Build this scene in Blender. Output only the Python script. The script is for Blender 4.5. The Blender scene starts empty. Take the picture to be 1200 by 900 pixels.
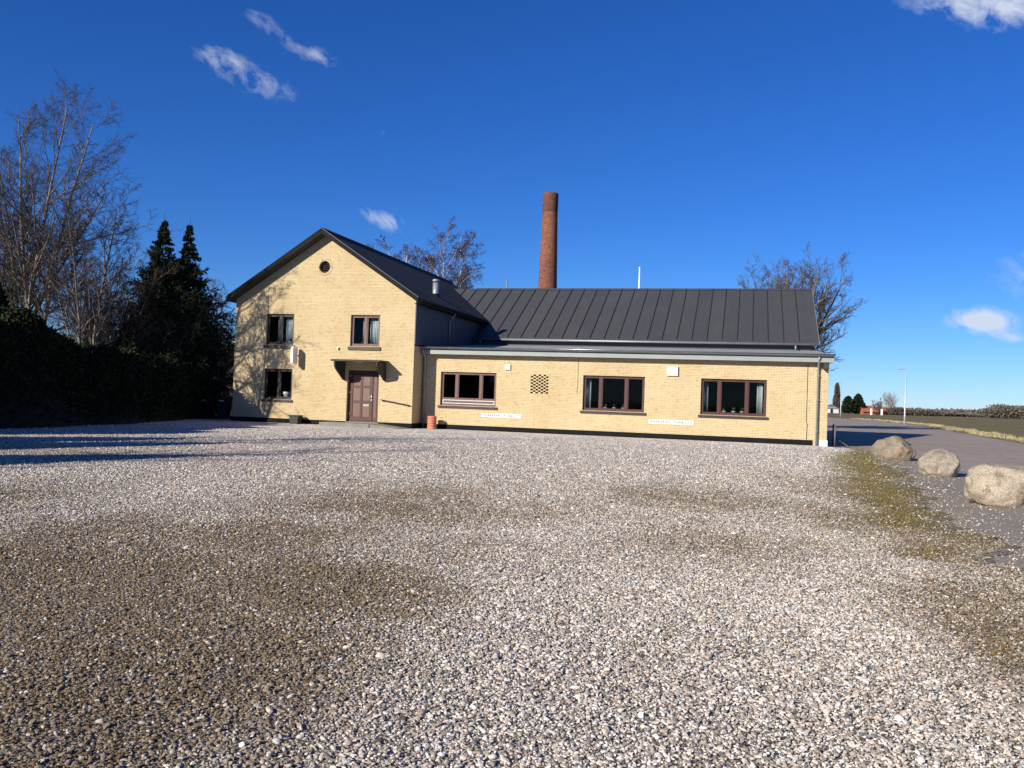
import bpy, bmesh, math, random
import numpy as np
from math import radians, sin, cos, tan, atan, pi, hypot
from mathutils import Matrix, Vector

random.seed(7)
RNG = np.random.default_rng(11)
scene = bpy.context.scene
COL = scene.collection

# ------------------------------------------------------------------ camera
CAM_H = 1.55
ROLL, PITCH = atan(.0343), radians(.916)
cam_data = bpy.data.cameras.new('camera')
cam_data.sensor_width = 36
cam_data.lens = 1035.79 / 1200 * 36
cam_data.clip_end = 6000
cam = bpy.data.objects.new('camera', cam_data)
cam.matrix_world = Matrix.Translation((0, 0, CAM_H)) @ Matrix.Rotation(pi / 2 + PITCH, 4, 'X') @ Matrix.Rotation(ROLL, 4, 'Z')
COL.objects.link(cam)
scene.camera = cam

# ------------------------------------------------------------------ light
SUN_EL = radians(23.5)
SUN_TRAVEL = Vector((.706 * cos(SUN_EL), .708 * cos(SUN_EL), -sin(SUN_EL)))
sun_data = bpy.data.lights.new('sun', 'SUN')
sun_data.energy = 5.0
sun_data.angle = radians(.53)
sun_data.color = (1.0, .925, .80)
sun = bpy.data.objects.new('sun', sun_data)
sun.rotation_euler = SUN_TRAVEL.to_track_quat('-Z', 'Y').to_euler()
COL.objects.link(sun)

world = bpy.data.worlds.new('World')
scene.world = world
world.use_nodes = True
SKY_ROT = radians(225)
SKY_STRENGTH = .088


def build_world():
    nt = world.node_tree
    N, L = nt.nodes, nt.links
    N.clear()
    out = N.new('ShaderNodeOutputWorld')
    bg = N.new('ShaderNodeBackground')
    sky = N.new('ShaderNodeTexSky')
    sky.sky_type = 'NISHITA'
    sky.sun_disc = False
    sky.sun_elevation = SUN_EL
    sky.sun_rotation = SKY_ROT
    sky.altitude = 0
    sky.air_density = .9
    sky.dust_density = 0.0
    sky.ozone_density = 10.0
    tc = N.new('ShaderNodeTexCoord')
    sep = N.new('ShaderNodeSeparateXYZ')
    L.new(tc.outputs['Generated'], sep.inputs[0])

    def m(op, a, b=None, c=None, clamp=False):
        n = N.new('ShaderNodeMath')
        n.operation = op
        n.use_clamp = clamp
        for i, v in enumerate((a, b, c)):
            if v is None:
                continue
            if hasattr(v, 'links'):
                L.new(v, n.inputs[i])
            else:
                n.inputs[i].default_value = v
        return n.outputs[0]
    az = m('ARCTAN2', sep.outputs[0], sep.outputs[1])
    el = m('ARCSINE', sep.outputs[2])
    # noise that breaks the clouds up, and a slow warp of their outlines
    cmb = N.new('ShaderNodeCombineXYZ')
    L.new(az, cmb.inputs[0])
    L.new(m('ADD', m('MULTIPLY', el, 1.35), m('MULTIPLY', az, .45)), cmb.inputs[1])
    ns = N.new('ShaderNodeTexNoise')
    ns.inputs['Scale'].default_value = 42
    ns.inputs['Detail'].default_value = 7
    ns.inputs['Roughness'].default_value = .62
    ns.inputs['Distortion'].default_value = .35
    L.new(cmb.outputs[0], ns.inputs['Vector'])
    # centre azimuth, elevation, half sizes (degrees), tilt (degrees), strength
    clouds = [(-17.0, 18.7, 2.2, .75, -15, .44), (-19.3, 19.5, 1.2, .5, -8, .36), (-15.6, 21.4, 2.0, .5, -25, .31),
              (-13.0, 20.5, .9, .6, -12, .32), (26.2, 22.8, 2.6, .6, -10, .5), (29.4, 22.0, 2.4, .9, -10, .75),
              (27.6, 5.38, 1.15, .55, -4, 1.0), (28.7, 5.25, .8, .45, -8, .9), (29.35, 4.35, .75, .3, -10, .6), (29.6, 1.95, .8, .16, 0, .45),
              (-9.4, 11.2, .7, .35, -30, .42), (-8.0, 10.9, .9, .5, -28, .5), (-9.0, 16.4, .4, .3, 0, .3), (36, 8, 5, 1.2, 0, .9),
              (60, 14, 6, 1.6, -12, .8), (-50, 17, 6, 1.5, 10, .7), (-95, 24, 8, 2, 0, .7), (120, 12, 7, 1.6, 0, .7),
              (160, 22, 8, 2, -10, .7), (-140, 10, 7, 1.4, 0, .7)]
    tot = None
    for (a, e, sa, se, tl, st) in clouds:
        a, e, sa, se, tl = map(radians, (a, e, sa, se, tl))
        da = m('SUBTRACT', az, a)
        de = m('SUBTRACT', el, e)
        x = m('ADD', m('MULTIPLY', da, cos(tl) / sa), m('MULTIPLY', de, sin(tl) / sa))
        y = m('ADD', m('MULTIPLY', da, -sin(tl) / se), m('MULTIPLY', de, cos(tl) / se))
        r2 = m('ADD', m('MULTIPLY', x, x), m('MULTIPLY', y, y))
        g = m('MULTIPLY', m('EXPONENT', m('MULTIPLY', r2, -.75)), st)
        tot = g if tot is None else m('ADD', tot, g)
    den = m('ADD', tot, m('MULTIPLY', m('SUBTRACT', ns.outputs['Fac'], .53), m('MULTIPLY', m('MINIMUM', tot, .5), 5.0)))
    den = m('MULTIPLY', m('SUBTRACT', den, .12), 1.0, clamp=True)
    den = m('MINIMUM', den, .86)
    mix = N.new('ShaderNodeMix')
    mix.data_type = 'RGBA'
    L.new(den, mix.inputs[0])
    hsv = N.new('ShaderNodeHueSaturation')
    hsv.inputs['Saturation'].default_value = 1.09
    hsv.inputs['Hue'].default_value = .511
    hsv.inputs['Value'].default_value = 1.0
    L.new(sky.outputs[0], hsv.inputs['Color'])
    L.new(hsv.outputs[0], mix.inputs[6])
    mix.inputs[7].default_value = (5.6, 6.1, 7.0, 1)
    L.new(mix.outputs[2], bg.inputs[0])
    bg.inputs[1].default_value = SKY_STRENGTH
    L.new(bg.outputs[0], out.inputs[0])


build_world()
scene.view_settings.view_transform = 'Standard'
scene.view_settings.look = 'None'
scene.view_settings.gamma = 1
scene.view_settings.use_curve_mapping = False
scene.view_settings.exposure = .5

# ------------------------------------------------------------------ building frame: u along the front, v back, z up
TH = atan(.2666)
E1 = np.array([cos(TH), -sin(TH), 0]); E2 = np.array([sin(TH), cos(TH), 0]); ORG = np.array([-4.5267, 40.3952, 0])


def B(u, v, z=0):
    return ORG + u * E1 + v * E2 + np.array([0, 0, z])


# ------------------------------------------------------------------ helpers
def set_props(o, label=None, cat=None, group=None, kind=None):
    if label: o['label'] = label
    if cat: o['category'] = cat
    if group: o['group'] = group
    if kind: o['kind'] = kind
    return o


def link(name, me, mat=None, parent=None):
    o = bpy.data.objects.new(name, me)
    COL.objects.link(o)
    if mat is not None and me is not None:
        me.materials.append(mat)
    if parent is not None:
        o.parent = parent
    return o


def thing(name, label, cat, loc=(0, 0, 0), rz=0, group=None):
    o = bpy.data.objects.new(name, None)
    o.empty_display_size = .2
    COL.objects.link(o)
    o.location = loc
    o.rotation_euler = (0, 0, rz)
    return set_props(o, label, cat, group)


def copy_tree(o, parent=None):
    c = o.copy()
    COL.objects.link(c)
    if parent is not None:
        c.parent = parent
    for ch in [x for x in bpy.data.objects if x.parent == o]:
        copy_tree(ch, c)
    return c


class MB:
    def __init__(s):
        s.v, s.f, s.sm = [], [], []

    def add(s, vs, fs, smooth=False):
        n = len(s.v)
        s.v += [tuple(map(float, p)) for p in vs]
        s.f += [tuple(i + n for i in f) for f in fs]
        s.sm += [smooth] * len(fs)
        return s

    def box(s, x0, y0, z0, x1, y1, z1):
        vs = [(x, y, z) for z in (z0, z1) for y in (y0, y1) for x in (x0, x1)]
        return s.add(vs, [(0, 2, 3, 1), (4, 5, 7, 6), (0, 1, 5, 4), (2, 6, 7, 3), (0, 4, 6, 2), (1, 3, 7, 5)])

    def hexa(s, c):     # 8 corners: bottom loop 0-3, top loop 4-7
        return s.add(c, [(0, 3, 2, 1), (4, 5, 6, 7), (0, 1, 5, 4), (1, 2, 6, 5), (2, 3, 7, 6), (3, 0, 4, 7)])

    def prism(s, poly, axis, a, b):
        # poly in the two other axes, extruded along axis from a to b
        def pt(p, t):
            return {'x': (t, p[0], p[1]), 'y': (p[0], t, p[1]), 'z': (p[0], p[1], t)}[axis]
        n = len(poly)
        vs = [pt(p, a) for p in poly] + [pt(p, b) for p in poly]
        fs = [tuple(range(n)), tuple(range(2 * n - 1, n - 1, -1))] + [(i, i + n, (i + 1) % n + n, (i + 1) % n) for i in range(n)]
        return s.add(vs, fs)

    def tube(s, pts, r, n=8, caps=True):
        pts = [Vector(p) for p in pts]
        rs = r if hasattr(r, '__len__') else [r] * len(pts)
        vs, fs = [], []
        ref = None
        for i, p in enumerate(pts):
            t = (pts[min(i + 1, len(pts) - 1)] - pts[max(i - 1, 0)]).normalized()
            if ref is None:
                ref = Vector((0, 0, 1)) if abs(t.z) < .9 else Vector((1, 0, 0))
            a = t.cross(ref).normalized()
            b = t.cross(a).normalized()
            for k in range(n):
                w = 2 * pi * k / n
                vs.append(p + (a * cos(w) + b * sin(w)) * rs[i])
        for i in range(len(pts) - 1):
            for k in range(n):
                fs.append((i * n + k, i * n + (k + 1) % n, (i + 1) * n + (k + 1) % n, (i + 1) * n + k))
        s.add(vs, fs, True)
        if caps:
            m0 = len(s.v) - len(vs)
            s.f += [tuple(m0 + k for k in range(n))[::-1], tuple(m0 + (len(pts) - 1) * n + k for k in range(n))]
            s.sm += [False, False]
        return s

    def lathe(s, prof, n=20, c=(0, 0, 0)):
        vs, fs = [], []
        for (r, z) in prof:
            for k in range(n):
                w = 2 * pi * k / n
                vs.append((c[0] + r * cos(w), c[1] + r * sin(w), c[2] + z))
        for i in range(len(prof) - 1):
            for k in range(n):
                fs.append((i * n + k, i * n + (k + 1) % n, (i + 1) * n + (k + 1) % n, (i + 1) * n + k))
        return s.add(vs, fs, True)

    def build(s, name, mat, parent=None, bevel=0):
        me = bpy.data.meshes.new(name)
        me.from_pydata(s.v, [], s.f)
        me.polygons.foreach_set('use_smooth', s.sm)
        bm = bmesh.new()
        bm.from_mesh(me)
        bmesh.ops.recalc_face_normals(bm, faces=bm.faces)
        bm.to_mesh(me)
        bm.free()
        o = link(name, me, mat, parent)
        if bevel:
            md = o.modifiers.new('bevel', 'BEVEL')
            md.width = bevel
            md.segments = 2
            md.limit_method = 'ANGLE'
        return o


def box(name, mat, parent, x0, y0, z0, x1, y1, z1, bevel=0):
    return MB().box(x0, y0, z0, x1, y1, z1).build(name, mat, parent, bevel)


def np_mesh(name, verts, faces, smooth=False):
    """verts (n,3), faces (m,k) numpy arrays."""
    verts = np.asarray(verts, dtype=np.float32); faces = np.asarray(faces, dtype=np.int32)
    me = bpy.data.meshes.new(name)
    m, k = faces.shape
    me.vertices.add(len(verts)); me.vertices.foreach_set('co', verts.ravel())
    me.loops.add(m * k); me.loops.foreach_set('vertex_index', faces.ravel())
    me.polygons.add(m)
    me.polygons.foreach_set('loop_start', np.arange(0, m * k, k, dtype=np.int32))
    me.polygons.foreach_set('loop_total', np.full(m, k, dtype=np.int32))
    if smooth:
        me.polygons.foreach_set('use_smooth', np.ones(m, dtype=bool))
    me.update(calc_edges=True)
    return me


def wall(name, mat, parent, outline, holes, axis, pos, thick):
    """A wall slab with real openings. outline/holes are loops of (a, z); axis 'u' runs along u at v=pos, axis 'v' along v at u=pos."""
    bm = bmesh.new()
    edges = []
    for loop in [outline] + holes:
        vs = [bm.verts.new((a, 0, z)) for a, z in loop]
        edges += [bm.edges.new((vs[i], vs[(i + 1) % len(vs)])) for i in range(len(vs))]
    r = bmesh.ops.triangle_fill(bm, edges=edges, use_beauty=True, use_dissolve=False)
    faces = [g for g in r['geom'] if isinstance(g, bmesh.types.BMFace)]
    ex = bmesh.ops.extrude_face_region(bm, geom=faces)
    for g in ex['geom']:
        if isinstance(g, bmesh.types.BMVert):
            g.co.y += thick
    for v in bm.verts:
        a, t, z = v.co
        v.co = (a, pos + t, z) if axis == 'u' else (pos + t, a, z)
    bmesh.ops.recalc_face_normals(bm, faces=bm.faces)
    me = bpy.data.meshes.new(name)
    bm.to_mesh(me); bm.free()
    return link(name, me, mat, parent)


def rect(a0, z0, a1, z1):
    return [(a0, z0), (a1, z0), (a1, z1), (a0, z1)]


def text_mesh(name, body, mat, parent, loc, size, width):
    cu = bpy.data.curves.new(name, 'FONT')
    cu.body = body
    cu.size = size
    cu.align_x = 'CENTER'; cu.align_y = 'CENTER'
    cu.extrude = .001
    cu.offset = .003
    cu.space_character = 1.12
    tmp = bpy.data.objects.new(name, cu)
    COL.objects.link(tmp)
    dg = bpy.context.evaluated_depsgraph_get()
    me = bpy.data.meshes.new_from_object(tmp.evaluated_get(dg))
    bpy.data.objects.remove(tmp)
    co = np.array([v.co for v in me.vertices])
    w = co[:, 0].max() - co[:, 0].min()
    h0 = (co[:, 1].max() + co[:, 1].min()) / 2
    sc = width / w
    for v in me.vertices:
        v.co = (v.co.x * sc, -v.co.z, (v.co.y - h0) * 1.0)
    o = link(name, me, mat, parent)
    o.location = loc
    return o


# ------------------------------------------------------------------ materials
MATS = {}


class NT:
    def __init__(s, name):
        s.m = bpy.data.materials.new(name)
        s.m.use_nodes = True
        s.t = s.m.node_tree
        s.N, s.L = s.t.nodes, s.t.links
        s.b = s.N['Principled BSDF']

    def n(s, kind, **kw):
        n = s.N.new('ShaderNode' + kind)
        for k, v in kw.items():
            if hasattr(n, k) and not (k in n.inputs):
                setattr(n, k, v)
            else:
                s.i(n, k, v)
        return n

    def i(s, n, k, v):
        if hasattr(v, 'links') and hasattr(v, 'is_output'):
            s.L.new(v, n.inputs[k])
        else:
            n.inputs[k].default_value = v

    def math(s, op, a, b=0., c=None, clamp=False):
        n = s.N.new('ShaderNodeMath'); n.operation = op; n.use_clamp = clamp
        s.i(n, 0, a); s.i(n, 1, b)
        if c is not None: s.i(n, 2, c)
        return n.outputs[0]

    def mix(s, f, a, b, mode='MIX'):
        n = s.N.new('ShaderNodeMix'); n.data_type = 'RGBA'; n.blend_type = mode
        s.i(n, 0, f); s.i(n, 6, a if hasattr(a, 'links') else (*a, 1)); s.i(n, 7, b if hasattr(b, 'links') else (*b, 1))
        return n.outputs[2]

    def noise(s, vec, scale, detail=4, rough=.55, dist=0.):
        n = s.N.new('ShaderNodeTexNoise')
        if vec is not None: s.L.new(vec, n.inputs['Vector'])
        n.inputs['Scale'].default_value = scale; n.inputs['Detail'].default_value = detail
        n.inputs['Roughness'].default_value = rough; n.inputs['Distortion'].default_value = dist
        return n.outputs['Fac']

    def ramp(s, f, stops, interp='LINEAR'):
        n = s.N.new('ShaderNodeValToRGB')
        n.color_ramp.interpolation = interp
        e = n.color_ramp.elements
        while len(e) < len(stops): e.new(.5)
        for el, (p, c) in zip(e, stops):
            el.position = p; el.color = (*c, 1) if len(c) == 3 else c
        s.L.new(f, n.inputs[0])
        return n.outputs[0]

    def bump(s, h, strength=.4, dist=.01):
        n = s.N.new('ShaderNodeBump')
        n.inputs['Strength'].default_value = strength; n.inputs['Distance'].default_value = dist
        s.L.new(h, n.inputs['Height'])
        s.L.new(n.outputs[0], s.b.inputs['Normal'])

    def coord(s, which='Object'):
        n = s.N.new('ShaderNodeTexCoord')
        return n.outputs[which]

    def mapping(s, vec, scale=(1, 1, 1), rot=(0, 0, 0), loc=(0, 0, 0)):
        n = s.N.new('ShaderNodeMapping')
        s.L.new(vec, n.inputs['Vector'])
        n.inputs['Scale'].default_value = scale; n.inputs['Rotation'].default_value = rot; n.inputs['Location'].default_value = loc
        return n.outputs[0]


def plain(name, col, rough=.6, metal=0., var=.25, scale=3., bump=0., spec=.5, grain=60.):
    """A painted or natural surface: base colour with slow blotches and fine grain."""
    t = NT(name)
    c = t.coord()
    n1 = t.noise(c, scale, 5)
    n2 = t.noise(c, grain, 3)
    f = t.math('ADD', t.math('MULTIPLY', n1, .7), t.math('MULTIPLY', n2, .3))
    lo = tuple(max(0, x * (1 - var)) for x in col); hi = tuple(min(1, x * (1 + var)) for x in col)
    t.i(t.b, 'Base Color', t.ramp(f, [(.3, lo), (.7, hi)]))
    t.i(t.b, 'Roughness', rough); t.i(t.b, 'Metallic', metal)
    t.i(t.b, 'Specular IOR Level', spec)
    if bump: t.bump(n2, bump, .01)
    MATS[name] = t.m
    return t.m


def brick_mat(name, c1, c2, mortar, stain, radial=False, w=.228, h=.0667, speck=.0):
    t = NT(name)
    co = t.coord()
    sp = t.n('SeparateXYZ'); t.L.new(co, sp.inputs[0])
    cb = t.n('CombineXYZ')
    if radial:
        ang = t.math('ARCTAN2', sp.outputs[1], sp.outputs[0])
        t.L.new(t.math('MULTIPLY', ang, .6), cb.inputs[0])
    else:
        ge = t.n('NewGeometry')
        vt = t.n('VectorTransform', vector_type='NORMAL', convert_from='WORLD', convert_to='OBJECT')
        t.L.new(ge.outputs['True Normal'], vt.inputs[0])
        sn = t.n('SeparateXYZ'); t.L.new(vt.outputs[0], sn.inputs[0])
        isx = t.math('GREATER_THAN', t.math('ABSOLUTE', sn.outputs[0]), .6)
        mx = t.n('Mix', data_type='FLOAT')
        t.L.new(isx, mx.inputs[0]); t.L.new(sp.outputs[0], mx.inputs[2]); t.L.new(sp.outputs[1], mx.inputs[3])
        t.L.new(mx.outputs[0], cb.inputs[0])
    t.L.new(sp.outputs[2], cb.inputs[1])
    br = t.N.new('ShaderNodeTexBrick')
    t.L.new(cb.outputs[0], br.inputs['Vector'])
    br.offset = .5; br.offset_frequency = 2; br.squash = 1.; br.squash_frequency = 2
    for k, v in (('Scale', 1.), ('Mortar Size', .0085), ('Mortar Smooth', .3), ('Bias', 0.), ('Brick Width', w), ('Row Height', h)):
        br.inputs[k].default_value = v
    br.inputs['Color1'].default_value = (*c1, 1); br.inputs['Color2'].default_value = (*c2, 1); br.inputs['Mortar'].default_value = (*mortar, 1)
    # patches of weathering, and single bricks of another firing
    n1 = t.noise(co, .55, 6, .6)
    n2 = t.noise(t.mapping(cb.outputs[0], (1.6, 3.2, 1)), 1.6, 5, .7)
    col = t.mix(t.ramp(n1, [(.42, (0, 0, 0)), (.72, (.4, .4, .4))]), br.outputs['Color'], stain, 'MULTIPLY')
    col = t.mix(t.ramp(n2, [(.5, (0, 0, 0)), (.78, (.22, .22, .22))]), col, stain, 'MULTIPLY')
    vo = t.n('TexVoronoi'); t.L.new(t.mapping(cb.outputs[0], (1 / w * 2, 1 / h, 1)), vo.inputs['Vector']); vo.inputs['Scale'].default_value = 1.
    sv = t.n('SeparateColor'); t.L.new(vo.outputs['Color'], sv.inputs[0])
    col = t.mix(t.ramp(sv.outputs[0], [(.86, (0, 0, 0)), (.9, (.4, .4, .4))]), col, stain, 'MULTIPLY')
    # no separate tone at the foot of the wall
    t.i(t.b, 'Base Color', col)
    t.i(t.b, 'Roughness', .85); t.i(t.b, 'Specular IOR Level', .2)
    inv = t.math('SUBTRACT', 1., br.outputs['Fac'])
    t.bump(t.math('ADD', inv, t.math('MULTIPLY', t.noise(co, 90, 3), .4)), .55, .008)
    MATS[name] = t.m
    return t.m


brick_mat('yellow_brick', (.585, .475, .275), (.545, .43, .245), (.37, .295, .19), (.74, .64, .53))
brick_mat('red_brick', (.30, .10, .055), (.16, .055, .036), (.17, .115, .085), (.35, .32, .30), radial=True, w=.2, h=.075)
brick_mat('sooty_brick', (.22, .08, .05), (.13, .052, .036), (.09, .07, .06), (.35, .32, .30), radial=True, w=.2, h=.075)
plain('far_brick', (.45, .30, .15), .9)
def roof_metal():
    t = NT('roof_metal')
    co = t.coord()
    oi = t.n('ObjectInfo')
    n1 = t.noise(t.mapping(co, (6, .35, .35)), 1.3, 5, .65); n2 = t.noise(co, .7, 5, .6); n3 = t.noise(co, 70, 2)
    f = t.math('ADD', t.math('ADD', t.math('MULTIPLY', n1, .45), t.math('MULTIPLY', n2, .3)), t.math('ADD', t.math('MULTIPLY', n3, .1), t.math('MULTIPLY', oi.outputs['Random'], .16)))
    t.i(t.b, 'Base Color', t.ramp(f, [(.3, (.050, .050, .051)), (.7, (.068, .067, .067))]))
    t.i(t.b, 'Roughness', t.math('ADD', .42, t.math('MULTIPLY', n2, .2))); t.i(t.b, 'Specular IOR Level', .4)
    t.bump(n2, .25, .03)
    MATS['roof_metal'] = t.m


roof_metal()
plain('seam_metal', (.045, .045, .047), .5, 0, .1, .5)
plain('roof_felt', (.042, .042, .043), .85, 0, .3, 1.2, .4, .2)
plain('wing_felt', (.30, .30, .29), .8, 0, .2, 1.5, .3, .2)
plain('dark_board', (.009, .009, .0095), .7, 0, .25, 2, 0, .12)
plain('cladding', (.045, .055, .075), .55, 0, .12, 1)
plain('grey_fascia', (.25, .27, .265), .5, 0, .1, 2)
plain('zinc', (.30, .32, .34), .28, .9, .15, 3, 0, .5)
plain('zinc_dull', (.27, .29, .30), .5, .5, .15, 3)
plain('plinth_black', (.010, .010, .010), .8, 0, .3, 2, 0, .1)
plain('maroon', (.062, .018, .015), .5, 0, .2, 5)
plain('faded_maroon', (.12, .058, .05), .55, 0, .25, 5)
plain('dark_brown', (.028, .016, .014), .5, 0, .25, 5)
plain('sill_slate', (.03, .022, .022), .6, 0, .3, 5)
plain('sill_stone', (.10, .085, .06), .85, 0, .35, 6, .3)
plain('door_panel', (.135, .07, .05), .5, 0, .18, 6)
plain('white_paint', (.78, .78, .77), .5, 0, .06, 6)
plain('pot_white', (.75, .75, .73), .35, 0, .05, 6)
plain('off_white', (.62, .62, .56), .5, 0, .08, 6)
plain('curtain', (.62, .64, .64), .9, 0, .12, 6)
plain('black_plastic', (.009, .009, .01), .6, 0, .2, 6)
plain('terracotta', (.50, .17, .095), .75, 0, .2, 6, .2)
plain('concrete', (.20, .19, .175), .9, 0, .22, 3, .3)
plain('canopy_felt', (.08, .075, .06), .9, 0, .3, 5, .3)
plain('canopy_wood', (.035, .03, .022), .75, 0, .25, 6)
plain('letter_ink', (.02, .022, .025), .6, 0, .1, 6)
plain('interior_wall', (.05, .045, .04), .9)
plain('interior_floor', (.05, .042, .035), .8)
plain('steel', (.36, .37, .38), .42, .7, .12, 4)
plain('galvanised', (.26, .29, .33), .5, .4, .2, 6)
plain('bark_grey', (.15, .115, .095), .95, 0, .4, 4, .5, .1)
plain('bark_pale', (.17, .145, .115), .95, 0, .4, 4, .5, .1)
plain('twig_brown', (.070, .056, .050), .9, 0, .3, 2, 0, .1)
plain('twig_red', (.085, .060, .060), .9, 0, .3, 2, 0, .1)
plain('oak_twig', (.09, .078, .07), .9, 0, .3, 2, 0, .1)
plain('pale_twig', (.30, .26, .24), .9, 0, .3, 2, 0, .1)
plain('birch_bark', (.55, .50, .45), .85, 0, .4, 3, .3, .2)
plain('needle', (.020, .032, .014), .8, 0, .4, 1.5, 0, .15)
plain('hedge_leaf', (.022, .030, .012), .85, 0, .45, 1.2, 0, .1)
plain('hedge_core', (.016, .014, .009), .95, 0, .3, 3)
plain('plant_leaf', (.05, .10, .03), .7, 0, .3, 8)
plain('shed_board', (.055, .058, .06), .85, 0, .35, 3, .3, .2)
plain('shed_blue', (.012, .02, .10), .6, 0, .2, 3)
plain('tile_orange', (.40, .10, .045), .8, 0, .15, 2)
plain('lamp_grey', (.46, .48, .50), .5, .3, .1, 3)
plain('dry_grass', (.40, .335, .19), .95, 0, .3, .5, 0, .1)
plain('far_wood', (.13, .112, .095), .95, 0, .35, .08, 0, .05)
plain('far_green', (.016, .024, .013), .95, 0, .3, .3, 0, .05)
plain('moss_tuft', (.175, .138, .03), .95, 0, .35, 2, 0, .1)


def glass_mat():
    t = NT('window_glass')
    tr = t.n('BsdfTransparent'); tr.inputs[0].default_value = (.80, .84, .84, 1)
    gl = t.n('BsdfGlossy'); gl.inputs['Roughness'].default_value = .02; gl.inputs[0].default_value = (.9, .95, 1, 1)
    fr = t.n('Fresnel'); fr.inputs[0].default_value = 1.16
    mx = t.n('MixShader')
    t.L.new(fr.outputs[0], mx.inputs[0]); t.L.new(tr.outputs[0], mx.inputs[1]); t.L.new(gl.outputs[0], mx.inputs[2])
    t.L.new(mx.outputs[0], t.N['Material Output'].inputs[0])
    MATS['glass'] = t.m


glass_mat()

PEBBLE_STOPS = [(0., (.05, .048, .046)), (.16, (.13, .123, .115)), (.32, (.27, .252, .228)), (.48, (.39, .35, .295)), (.6, (.49, .465, .425)),
                (.76, (.66, .625, .575)), (.9, (.82, .79, .745)), (1., (.92, .90, .87))]


def gravel_mats():
    # sheet of the yard: stone colours lightened to stand in for sunlit faces
    t = NT('gravel_sheet')
    co = t.coord()
    wa = t.n('TexNoise'); t.L.new(co, wa.inputs['Vector']); wa.inputs['Scale'].default_value = 30
    vo = t.n('TexVoronoi'); t.L.new(co, vo.inputs['Vector']); vo.inputs['Scale'].default_value = 36; vo.inputs['Randomness'].default_value = 1
    vb = t.n('TexVoronoi'); t.L.new(co, vb.inputs['Vector']); vb.inputs['Scale'].default_value = 11
    sp = t.n('SeparateColor'); t.L.new(vo.outputs['Color'], sp.inputs[0])
    sb = t.n('SeparateColor'); t.L.new(vb.outputs['Color'], sb.inputs[0])
    f = t.math('ADD', t.math('MULTIPLY', sp.outputs[0], .72), t.math('MULTIPLY', sb.outputs[0], .28))
    peb = t.ramp(f, [(p * .85, tuple(min(.95, q * 1.4 + .13) for q in c)) for p, c in PEBBLE_STOPS])
    gap = t.ramp(vo.outputs['Distance'], [(.45, (1, 1, 1)), (.85, (.62, .60, .57))])
    peb = t.mix(1., peb, gap, 'MULTIPLY')
    big = t.noise(co, .35, 5, .6)
    peb = t.mix(1., peb, t.ramp(big, [(.3, (.82, .80, .76)), (.7, (1.12, 1.09, 1.03))]), 'MULTIPLY')
    at = t.n('Attribute', attribute_name='moss', attribute_type='GEOMETRY')
    sa = t.n('SeparateColor'); t.L.new(at.outputs['Color'], sa.inputs[0])
    bed = t.ramp(t.noise(co, 70, 3, .7), [(.3, (.13, .115, .095)), (.7, (.34, .305, .26))])   # sandy bed under the loose stones
    peb = t.mix(sa.outputs[2], peb, bed)
    fine = t.noise(co, 5.5, 6, .7)
    def cover(ch, k=1.5):
        return t.math('MULTIPLY', t.math('SUBTRACT', t.math('ADD', ch, t.math('MULTIPLY', t.math('SUBTRACT', fine, .5), 1.3)), .30), k, clamp=True)
    soil = t.ramp(t.noise(co, 60, 4, .7), [(.3, (.07, .046, .013)), (.7, (.20, .13, .04))])
    green = t.ramp(t.noise(co, 45, 4, .7), [(.3, (.10, .075, .012)), (.7, (.30, .23, .04))])
    keep = t.ramp(sb.outputs[1], [(.2, (1, 1, 1)), (.75, (.35, .35, .35))])
    c1 = t.mix(t.math('MULTIPLY', t.math('MULTIPLY', cover(sa.outputs[0]), .72), keep), peb, soil)
    c2 = t.mix(t.math('MULTIPLY', cover(sa.outputs[1], 1.8), .88), c1, green)
    t.i(t.b, 'Base Color', c2)
    t.i(t.b, 'Roughness', .85); t.i(t.b, 'Specular IOR Level', .25)
    hh = t.math('ADD', t.math('SUBTRACT', 1., vo.outputs['Distance']), t.math('MULTIPLY', sp.outputs[1], .8))
    t.bump(hh, .9, .022)
    MATS['gravel_sheet'] = t.m
    # loose stones
    t = NT('gravel_stone')
    at = t.n('Attribute', attribute_name='stone_tone', attribute_type='INSTANCER')
    am = t.n('Attribute', attribute_name='stone_moss', attribute_type='INSTANCER')
    co = t.coord()
    col = t.ramp(at.outputs['Fac'], PEBBLE_STOPS)
    hue = t.math('FRACT', t.math('MULTIPLY', at.outputs['Fac'], 53.7))
    col = t.mix(1., col, t.ramp(hue, [(0., (1.08, .97, .87)), (.3, (1, 1, 1)), (.5, (.92, .99, 1.04)), (.65, (1.02, 1.0, .91)), (.85, (1.10, .94, .83)), (1., (.97, .98, 1.0))]), 'MULTIPLY')
    vein = t.noise(co, 2.2, 5, .7)
    col = t.mix(1., col, t.ramp(vein, [(.3, (.72, .70, .68)), (.7, (1.12, 1.1, 1.08))]), 'MULTIPLY')
    col = t.mix(t.math('MULTIPLY', am.outputs['Fac'], .8), col, (.125, .072, .012))
    t.i(t.b, 'Base Color', col)
    t.i(t.b, 'Roughness', .7); t.i(t.b, 'Specular IOR Level', .3)
    t.bump(t.noise(co, 6, 4), .3, .1)
    MATS['gravel_stone'] = t.m


gravel_mats()


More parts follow.
